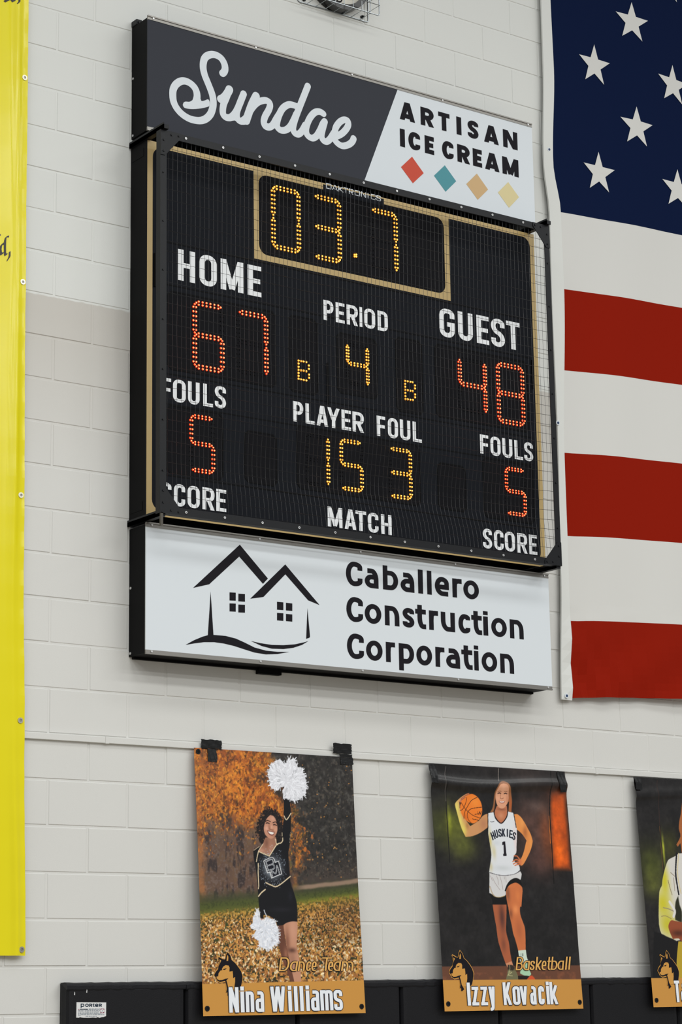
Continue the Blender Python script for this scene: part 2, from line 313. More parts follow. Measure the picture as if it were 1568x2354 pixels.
S["caps"] = [{"g": [["H",0.3765,0.4741],["O",0.496,0.5956],["M",0.6177,0.7488],["E",0.7733,0.8537]], "b0": [0.3765,5.2231], "b1": [0.8537,5.2199], "h": 0.1551},{"g": [["P",1.225,1.2861],["E",1.2997,1.3544],["R",1.3668,1.4371],["I",1.4461,1.4648],["O",1.4773,1.5457],["D",1.5611,1.6258]], "b0": [1.227,5.1708], "b1": [1.6258,5.1741], "h": 0.1041},{"g": [["G",1.961,2.0628],["U",2.0852,2.1844],["E",2.2103,2.2938],["S",2.3088,2.4023],["T",2.4136,2.5074]], "b0": [1.961,5.2102], "b1": [2.5074,5.2186], "h": 0.1532},{"g": [["F",0.2794,0.3388],["O",0.3492,0.4195],["U",0.4318,0.4965],["L",0.5163,0.5711],["S",0.5817,0.645]], "b0": [0.2794,4.6187], "b1": [0.645,4.6266], "h": 0.1101},{"g": [["P",1.0332,1.0944],["L",1.1076,1.164],["A",1.174,1.2429],["Y",1.2375,1.3149],["E",1.3251,1.3828],["R",1.3916,1.4628]], "b0": [1.0352,4.6231], "b1": [1.4628,4.6231], "h": 0.1019},{"g": [["F",1.5427,1.5962],["O",1.6122,1.6766],["U",1.6885,1.7563],["L",1.7697,1.8273]], "b0": [1.5455,4.6204], "b1": [1.8273,4.6229], "h": 0.1046},{"g": [["F",2.2103,2.2666],["O",2.2799,2.3481],["U",2.3608,2.4283],["L",2.4431,2.5007],["S",2.5091,2.571]], "b0": [2.2135,4.6191], "b1": [2.571,4.6208], "h": 0.1021},{"g": [["S",0.2765,0.3412],["C",0.3545,0.4162],["O",0.429,0.4961],["R",0.5108,0.5785],["E",0.5878,0.6437]], "b0": [0.2765,4.1199], "b1": [0.6437,4.1247], "h": 0.1062},{"g": [["M",1.2319,1.3206],["A",1.334,1.4048],["T",1.4007,1.4658],["C",1.476,1.541],["H",1.5574,1.6229]], "b0": [1.2333,4.123], "b1": [1.6229,4.122], "h": 0.0998},{"g": [["S",2.2101,2.2709],["C",2.2847,2.3479],["O",2.3568,2.4249],["R",2.4409,2.5096],["E",2.5212,2.5761]], "b0": [2.2101,4.1204], "b1": [2.5761,4.1215], "h": 0.1041}]
S["maker"] = {"g": [["D",1.2528,1.2859],["A",1.2893,1.3253],["K",1.3288,1.3614],["T",1.3635,1.3892],["R",1.3948,1.4227],["O",1.4311,1.4648],["N",1.4718,1.5035],["I",1.5127,1.5198],["C",1.5332,1.5651],["S",1.5694,1.5978]], "b0": [1.2542,5.8667], "b1": [1.5978,5.8685], "h": 0.0286}
S["amber"] = [["0",0.9197,1.0877,5.8137,5.4893,6],["3",1.1739,1.3378,5.8178,5.4852,6],["7",1.5286,1.6962,5.8189,5.4975,6],["4",1.3617,1.4971,5.0757,4.8628,5],["1",1.1088,1.2452,4.5732,4.3191,5],["5",1.3128,1.4492,4.5732,4.3191,5],["3",1.6159,1.7551,4.5722,4.3169,5]]
S["red"] = [["6",0.4613,0.632,5.134,4.803,6],["7",0.7096,0.8862,5.1308,4.8208,6],["5",0.4427,0.5771,4.5715,4.2996,5],["4",2.0792,2.2626,5.1173,4.8315,6],["8",2.3371,2.5196,5.1287,4.8057,6],["5",2.3733,2.5088,4.568,4.318,5]]
S["bonus"] = [[[1.069,4.935],[1.0843,4.9346],[1.0989,4.9347],[1.1155,4.9345],[1.0688,4.9191],[1.0686,4.9027],[1.0683,4.8869],[1.0681,4.871],[1.0679,4.8563],[1.0677,4.8411],[1.0836,4.887],[1.0989,4.8877],[1.1148,4.8868],[1.0829,4.8406],[1.0982,4.8402],[1.1141,4.8398],[1.1306,4.9187],[1.1303,4.9017],[1.1312,4.8724],[1.131,4.8565]],[[1.7274,4.9324],[1.7438,4.9332],[1.7609,4.9335],[1.7759,4.9334],[1.727,4.9166],[1.7273,4.9015],[1.7269,4.8857],[1.7271,4.8694],[1.7274,4.8525],[1.7269,4.8368],[1.7432,4.8858],[1.7595,4.8859],[1.7745,4.8865],[1.7418,4.8378],[1.7582,4.8379],[1.7746,4.8392],[1.7904,4.9181],[1.7899,4.9022],[1.7897,4.8706],[1.7893,4.8554]]]
S["point"] = [[1.4222,5.5467],[1.4334,5.5495],[1.422,5.5373],[1.4332,5.5388]]
S["panels"] = [[0.3184,0.9379,4.7738,5.163],[1.0117,1.1878,4.7717,5.1641],[1.302,1.556,4.8073,5.1237],[1.6705,1.8445,4.7663,5.1611],[1.9245,2.5548,4.7744,5.1673],[0.749,0.938,4.2824,4.5413],[1.0524,1.8131,4.2901,4.61],[1.9223,2.1101,4.2935,4.5372],[2.222,2.5696,4.2828,4.602],[0.3131,0.6297,4.272,4.6038]]
S["clockbox_o"] = [0.8139,0.8139,5.4114,5.8963]
S["clockbox"] = [[0.8127,5.8738],[0.8148,5.4114],[2.0416,5.8649],[2.0394,5.4128],[0.8373,5.4931],[2.0074,5.6246]]
S["grille"] = [1.3903,1.4672,5.6139,5.6926]
S["strips"] = [[[0.3133,5.3784],[2.6531,5.4867]],[[0.3136,5.2053],[2.5197,5.2364]],[[0.3142,4.7504],[2.6004,4.6764]]]
S["posters"] = [{"x0": 0.539, "w": 0.905, "zt": 3.022, "zb": 1.812, "yt": -0.03, "yb": -0.105},{"x0": 1.92, "w": 0.898, "zt": 3.017, "zb": 1.812, "yt": -0.03, "yb": -0.105},{"x0": 3.307, "w": 0.9, "zt": 3.012, "zb": 1.812, "yt": -0.03, "yb": -0.105}]
S["paint1"] = [["p",[28,22,22],[[0.406,0.2709],[0.426,0.2743],[0.4457,0.283],[0.46,0.2971],[0.4692,0.3155],[0.473,0.3382],[0.4769,0.3589],[0.4781,0.3838],[0.4731,0.4047],[0.4763,0.4149],[0.4583,0.4217],[0.4405,0.4263],[0.4338,0.41],[0.4196,0.3938],[0.3736,0.4117],[0.3653,0.4284],[0.3531,0.4226],[0.3417,0.4023],[0.3341,0.3799],[0.3352,0.3593],[0.3412,0.3385],[0.3484,0.3196],[0.362,0.2984],[0.3778,0.2834],[0.3933,0.2735]],0.004],["n","hair"],["p",[105,65,50],[[0.4232,0.8055],[0.4557,0.8033],[0.4591,0.8317],[0.4622,0.8661],[0.468,0.8964],[0.4742,0.9207],[0.4776,0.949],[0.4858,0.9812],[0.4962,1.0175],[0.5048,1.0638],[0.4837,1.0637],[0.4728,1.0355],[0.4619,1.0073],[0.4486,0.9771],[0.4378,0.9489],[0.4298,0.9126],[0.4243,0.8763],[0.424,0.8359]],0.0015],["c",[165,110,85],[0.4633,0.9368],[0.0125,0.0303],0.8],["p",[196,142,114],[[0.4581,0.8053],[0.4738,0.793],[0.5093,0.7856],[0.5356,0.7874],[0.5366,0.815],[0.5299,0.8659],[0.5269,0.8964],[0.5314,0.9268],[0.5372,0.9571],[0.5424,0.9976],[0.5436,1.0641],[0.5048,1.0638],[0.4937,1.0175],[0.4835,0.9772],[0.4777,0.9469],[0.4732,0.9167],[0.468,0.8964],[0.4628,0.856],[0.4582,0.8256]],0.0015],["c",[120,75,58],[0.4748,0.8863],[0.0151,0.0667],0.7],["c",[75,45,38],[0.4992,0.9207],[0.0226,0.0121],0.9],["c",[215,160,135],[0.5096,0.8253],[0.0201,0.0508],0.5],["c",[150,105,85],[0.4996,0.9571],[0.0201,0.0363],0.6],["p",[160,112,90],[[0.3765,0.4034],[0.4345,0.3975],[0.4379,0.4264],[0.3972,0.4852],[0.3359,0.4682],[0.3627,0.4306]],0.0015],["c",[205,150,125],[0.3485,0.4638],[0.0224,0.0103],0.8],["c",[120,78,62],[0.3828,0.4279],[0.0125,0.0227],0.7],["c",[185,130,105],[0.4065,0.452],[0.015,0.0247],0.7],["p",[196,140,114],[[0.4097,0.2968],[0.4271,0.3003],[0.4389,0.3144],[0.4454,0.335],[0.4478,0.3598],[0.4417,0.3807],[0.4294,0.3977],[0.4139,0.4064],[0.4014,0.4064],[0.3868,0.3989],[0.3762,0.3869],[0.3708,0.3705],[0.3716,0.354],[0.379,0.3331],[0.3913,0.3119]],0.0015],["c",[222,168,145],[0.3876,0.3597],[0.0125,0.0114],0.8],["c",[215,165,140],[0.4239,0.3129],[0.0151,0.0125],0.7],["c",[212,158,130],[0.4375,0.3643],[0.0088,0.0104],0.7],["c",[150,98,76],[0.4016,0.3551],[0.0063,0.0145],0.7],["c",[150,100,80],[0.4297,0.3935],[0.0151,0.0083],0.5],["l",[40,24,20],[[0.3817,0.3284],[0.3933,0.3226],[0.41,0.3279]],0.0042,0.0015],["l",[40,24,20],[[0.4241,0.3322],[0.4382,0.3282],[0.4466,0.3354]],0.0042,0.0015],["l",[45,28,24],[[0.3846,0.3358],[0.3939,0.3338],[0.403,0.3372]],0.0052,0.0015],["l",[45,28,24],[[0.4256,0.3419],[0.435,0.3407],[0.4436,0.3446]],0.0052,0.0015],["c",[225,175,150],[0.4155,0.3526],[0.0056,0.0083],0.7],["l",[110,62,48],[[0.4025,0.3613],[0.4111,0.3655],[0.4248,0.3664]],0.0025,0.0015],["p",[122,62,52],[[0.3883,0.3696],[0.4108,0.3714],[0.4319,0.3752],[0.4263,0.3864],[0.4146,0.393],[0.3998,0.3882],[0.3916,0.3782]],0.0015],["p",[240,232,224],[[0.3926,0.374],[0.4106,0.3751],[0.4285,0.3783],[0.42,0.3866],[0.405,0.3854]],0.0015],["p",[14,14,19],[[0.3088,0.4649],[0.3446,0.4434],[0.3346,0.4683],[0.3945,0.4898],[0.4376,0.4326],[0.4503,0.4302],[0.4765,0.4129],[0.4743,0.3839],[0.4823,0.3296],[0.4868,0.294],[0.4932,0.1997],[0.5226,0.1985],[0.529,0.2653],[0.5274,0.3177],[0.5207,0.3908],[0.5102,0.443],[0.504,0.4639],[0.5023,0.5156],[0.5052,0.5774],[0.5105,0.6184],[0.5233,0.6593],[0.5361,0.7001],[0.5362,0.7206],[0.3241,0.723],[0.3218,0.6724],[0.3222,0.64],[0.3163,0.5607],[0.307,0.4997],[0.3058,0.4752]],0.0015],["p",[17,17,21],[[0.3218,0.6342],[0.5155,0.631],[0.5264,0.6616],[0.5369,0.6984],[0.5387,0.7332],[0.5355,0.7895],[0.5092,0.7876],[0.4737,0.795],[0.4531,0.8053],[0.423,0.8076],[0.4094,0.7833],[0.3757,0.7634],[0.3475,0.7596],[0.3453,0.7768],[0.3281,0.7769],[0.3255,0.7315],[0.3238,0.691]],0.0015],["c",[40,38,46],[0.4495,0.7342],[0.0653,0.0122],0.5],["c",[34,34,44],[0.5031,0.6722],[0.0126,0.0246],0.6],["b",[215,228,240],[0.4092,0.5424],[0.0464,0.0461],0.95],["n","sparkle"],["l",[224,203,168],[[0.3626,0.4326],[0.3347,0.4662]],0.0035,0.0015],["l",[224,203,168],[[0.3346,0.4683],[0.3652,0.4788],[0.3946,0.4883]],0.0045,0.0015],["l",[224,203,168],[[0.3946,0.4883],[0.416,0.4621],[0.4402,0.4315]],0.005,0.0015],["l",[224,203,168],[[0.44,0.4346],[0.4504,0.4281],[0.4631,0.4257],[0.4738,0.415],[0.475,0.4025]],0.005,0.0015],["l",[224,203,168],[[0.4725,0.3923],[0.4733,0.3777]],0.003,0.0015],["l",[224,203,168],[[0.4327,0.4079],[0.4378,0.4284],[0.4463,0.4344]],0.004,0.0015],["l",[224,203,168],[[0.4891,0.2981],[0.5021,0.3154],[0.5292,0.2842]],0.0048,0.0015],["l",[224,203,168],[[0.3346,0.4683],[0.3258,0.4951],[0.3211,0.5157]],0.0045,0.0015],["l",[224,203,168],[[0.3306,0.5237],[0.3272,0.5809],[0.3281,0.6216],[0.3247,0.6399]],0.0045,0.0015],["l",[224,203,168],[[0.3682,0.6117],[0.3975,0.6224],[0.4322,0.6269],[0.5076,0.5804]],0.0052,0.0015],["l",[224,203,168],[[0.3241,0.6744],[0.341,0.6579],[0.3628,0.6434]],0.006,0.0015],["l",[224,203,168],[[0.3101,0.4638],[0.342,0.4445]],0.002,0.0015],["l",[224,203,168],[[0.5204,0.3742],[0.5139,0.4222]],0.0015,0.0015],["p",[236,236,236],[[0.3597,0.5111],[0.4043,0.4928],[0.4215,0.5],[0.4261,0.5157],[0.4461,0.5083],[0.4616,0.57],[0.4296,0.5813],[0.4003,0.5921],[0.3926,0.5636],[0.3784,0.5686]],0.0015],["p",[16,18,30],[[0.3639,0.5127],[0.4042,0.4957],[0.4183,0.5021],[0.4234,0.5195],[0.4439,0.5124],[0.4574,0.5685],[0.4286,0.5779],[0.403,0.588],[0.3958,0.5591],[0.3811,0.5639]],0.0015],["l",[238,238,238],[[0.3745,0.5155],[0.3836,0.5552]],0.0056,0.0015],["l",[238,238,238],[[0.3732,0.5155],[0.4038,0.5025],[0.4116,0.5074],[0.4135,0.5187],[0.4076,0.526],[0.3785,0.5338]],0.0056,0.0015],["l",[238,238,238],[[0.4076,0.526],[0.4178,0.5309],[0.4187,0.5422],[0.4114,0.5485],[0.3836,0.5552]],0.0056,0.0015],["l",[238,238,238],[[0.4075,0.5844],[0.4034,0.5569],[0.4265,0.5687],[0.4343,0.5316],[0.4482,0.5713]],0.0056,0.0015],["l",[20,30,48],[[0.3745,0.5155],[0.3836,0.5552]],0.0022,0.0015],["l",[20,30,48],[[0.3732,0.5155],[0.4038,0.5025],[0.4116,0.5074],[0.4135,0.5187],[0.4076,0.526],[0.3785,0.5338]],0.0022,0.0015],["l",[20,30,48],[[0.4076,0.526],[0.4178,0.5309],[0.4187,0.5422],[0.4114,0.5485],[0.3836,0.5552]],0.0022,0.0015],["l",[20,30,48],[[0.4075,0.5844],[0.4034,0.5569],[0.4265,0.5687],[0.4343,0.5316],[0.4482,0.5713]],0.0022,0.0015],["p",[178,110,90],[[0.3281,0.7769],[0.3478,0.7778],[0.3434,0.7909],[0.3313,0.786]],0.0015],["p",[222,222,228],[[0.4778,0.0295],[0.4926,0.0383],[0.5022,0.0484],[0.5152,0.0456],[0.5263,0.0302],[0.5439,0.0134],[0.5391,0.0296],[0.5602,0.02],[0.5686,0.0302],[0.5643,0.0389],[0.5766,0.049],[0.5809,0.0636],[0.599,0.0627],[0.6139,0.0727],[0.6106,0.0856],[0.6177,0.0959],[0.6327,0.1047],[0.6207,0.1106],[0.6262,0.1273],[0.6255,0.1401],[0.6295,0.159],[0.6223,0.172],[0.62,0.189],[0.6012,0.2024],[0.5876,0.2156],[0.5615,0.223],[0.5359,0.224],[0.5234,0.2182],[0.4982,0.215],[0.4877,0.2196],[0.4892,0.1922],[0.4848,0.1798],[0.4958,0.1647],[0.4757,0.1613],[0.4646,0.1786],[0.4495,0.1771],[0.4271,0.1697],[0.4139,0.1556],[0.4185,0.1407],[0.4095,0.1202],[0.4113,0.0865],[0.4222,0.0713],[0.4231,0.0544],[0.4435,0.0513],[0.4492,0.0404],[0.4647,0.0354]],0.0015],["pom",[0.5106,0.1282],0.122,1],["p",[220,224,234],[[0.3082,0.7317],[0.325,0.7416],[0.3263,0.7638],[0.3304,0.7799],[0.3448,0.7879],[0.3526,0.7798],[0.3657,0.7655],[0.3751,0.7755],[0.3948,0.7774],[0.4093,0.7854],[0.4182,0.8056],[0.427,0.8258],[0.4254,0.8561],[0.427,0.8723],[0.4136,0.8905],[0.3907,0.9026],[0.3777,0.9147],[0.3603,0.9157],[0.3384,0.9107],[0.3167,0.9027],[0.3132,0.8766],[0.2916,0.8667],[0.29,0.8486],[0.3033,0.8285],[0.2816,0.8226],[0.2701,0.8066],[0.2853,0.7964],[0.2865,0.7722],[0.3021,0.756]],0.0015],["pom",[0.3529,0.8221],0.098,1],["l",[215,220,230],[[0.3511,0.7373],[0.3554,0.7494],[0.3645,0.7655]],0.004,0.0015],["p",[30,25,25],[[0.4897,0.1597],[0.4973,0.1604],[0.4944,0.1679],[0.4881,0.166]],0.0015]]
S["p1_lines"] = {"grass": [[0.0037,0.7253],[0.4355,0.6884],[0.9297,0.6365]], "leaves": [[0.0024,0.7565],[0.434,0.7164],[0.928,0.6612]], "band": [[0.0032,1.0688],[0.9137,1.0583]]}
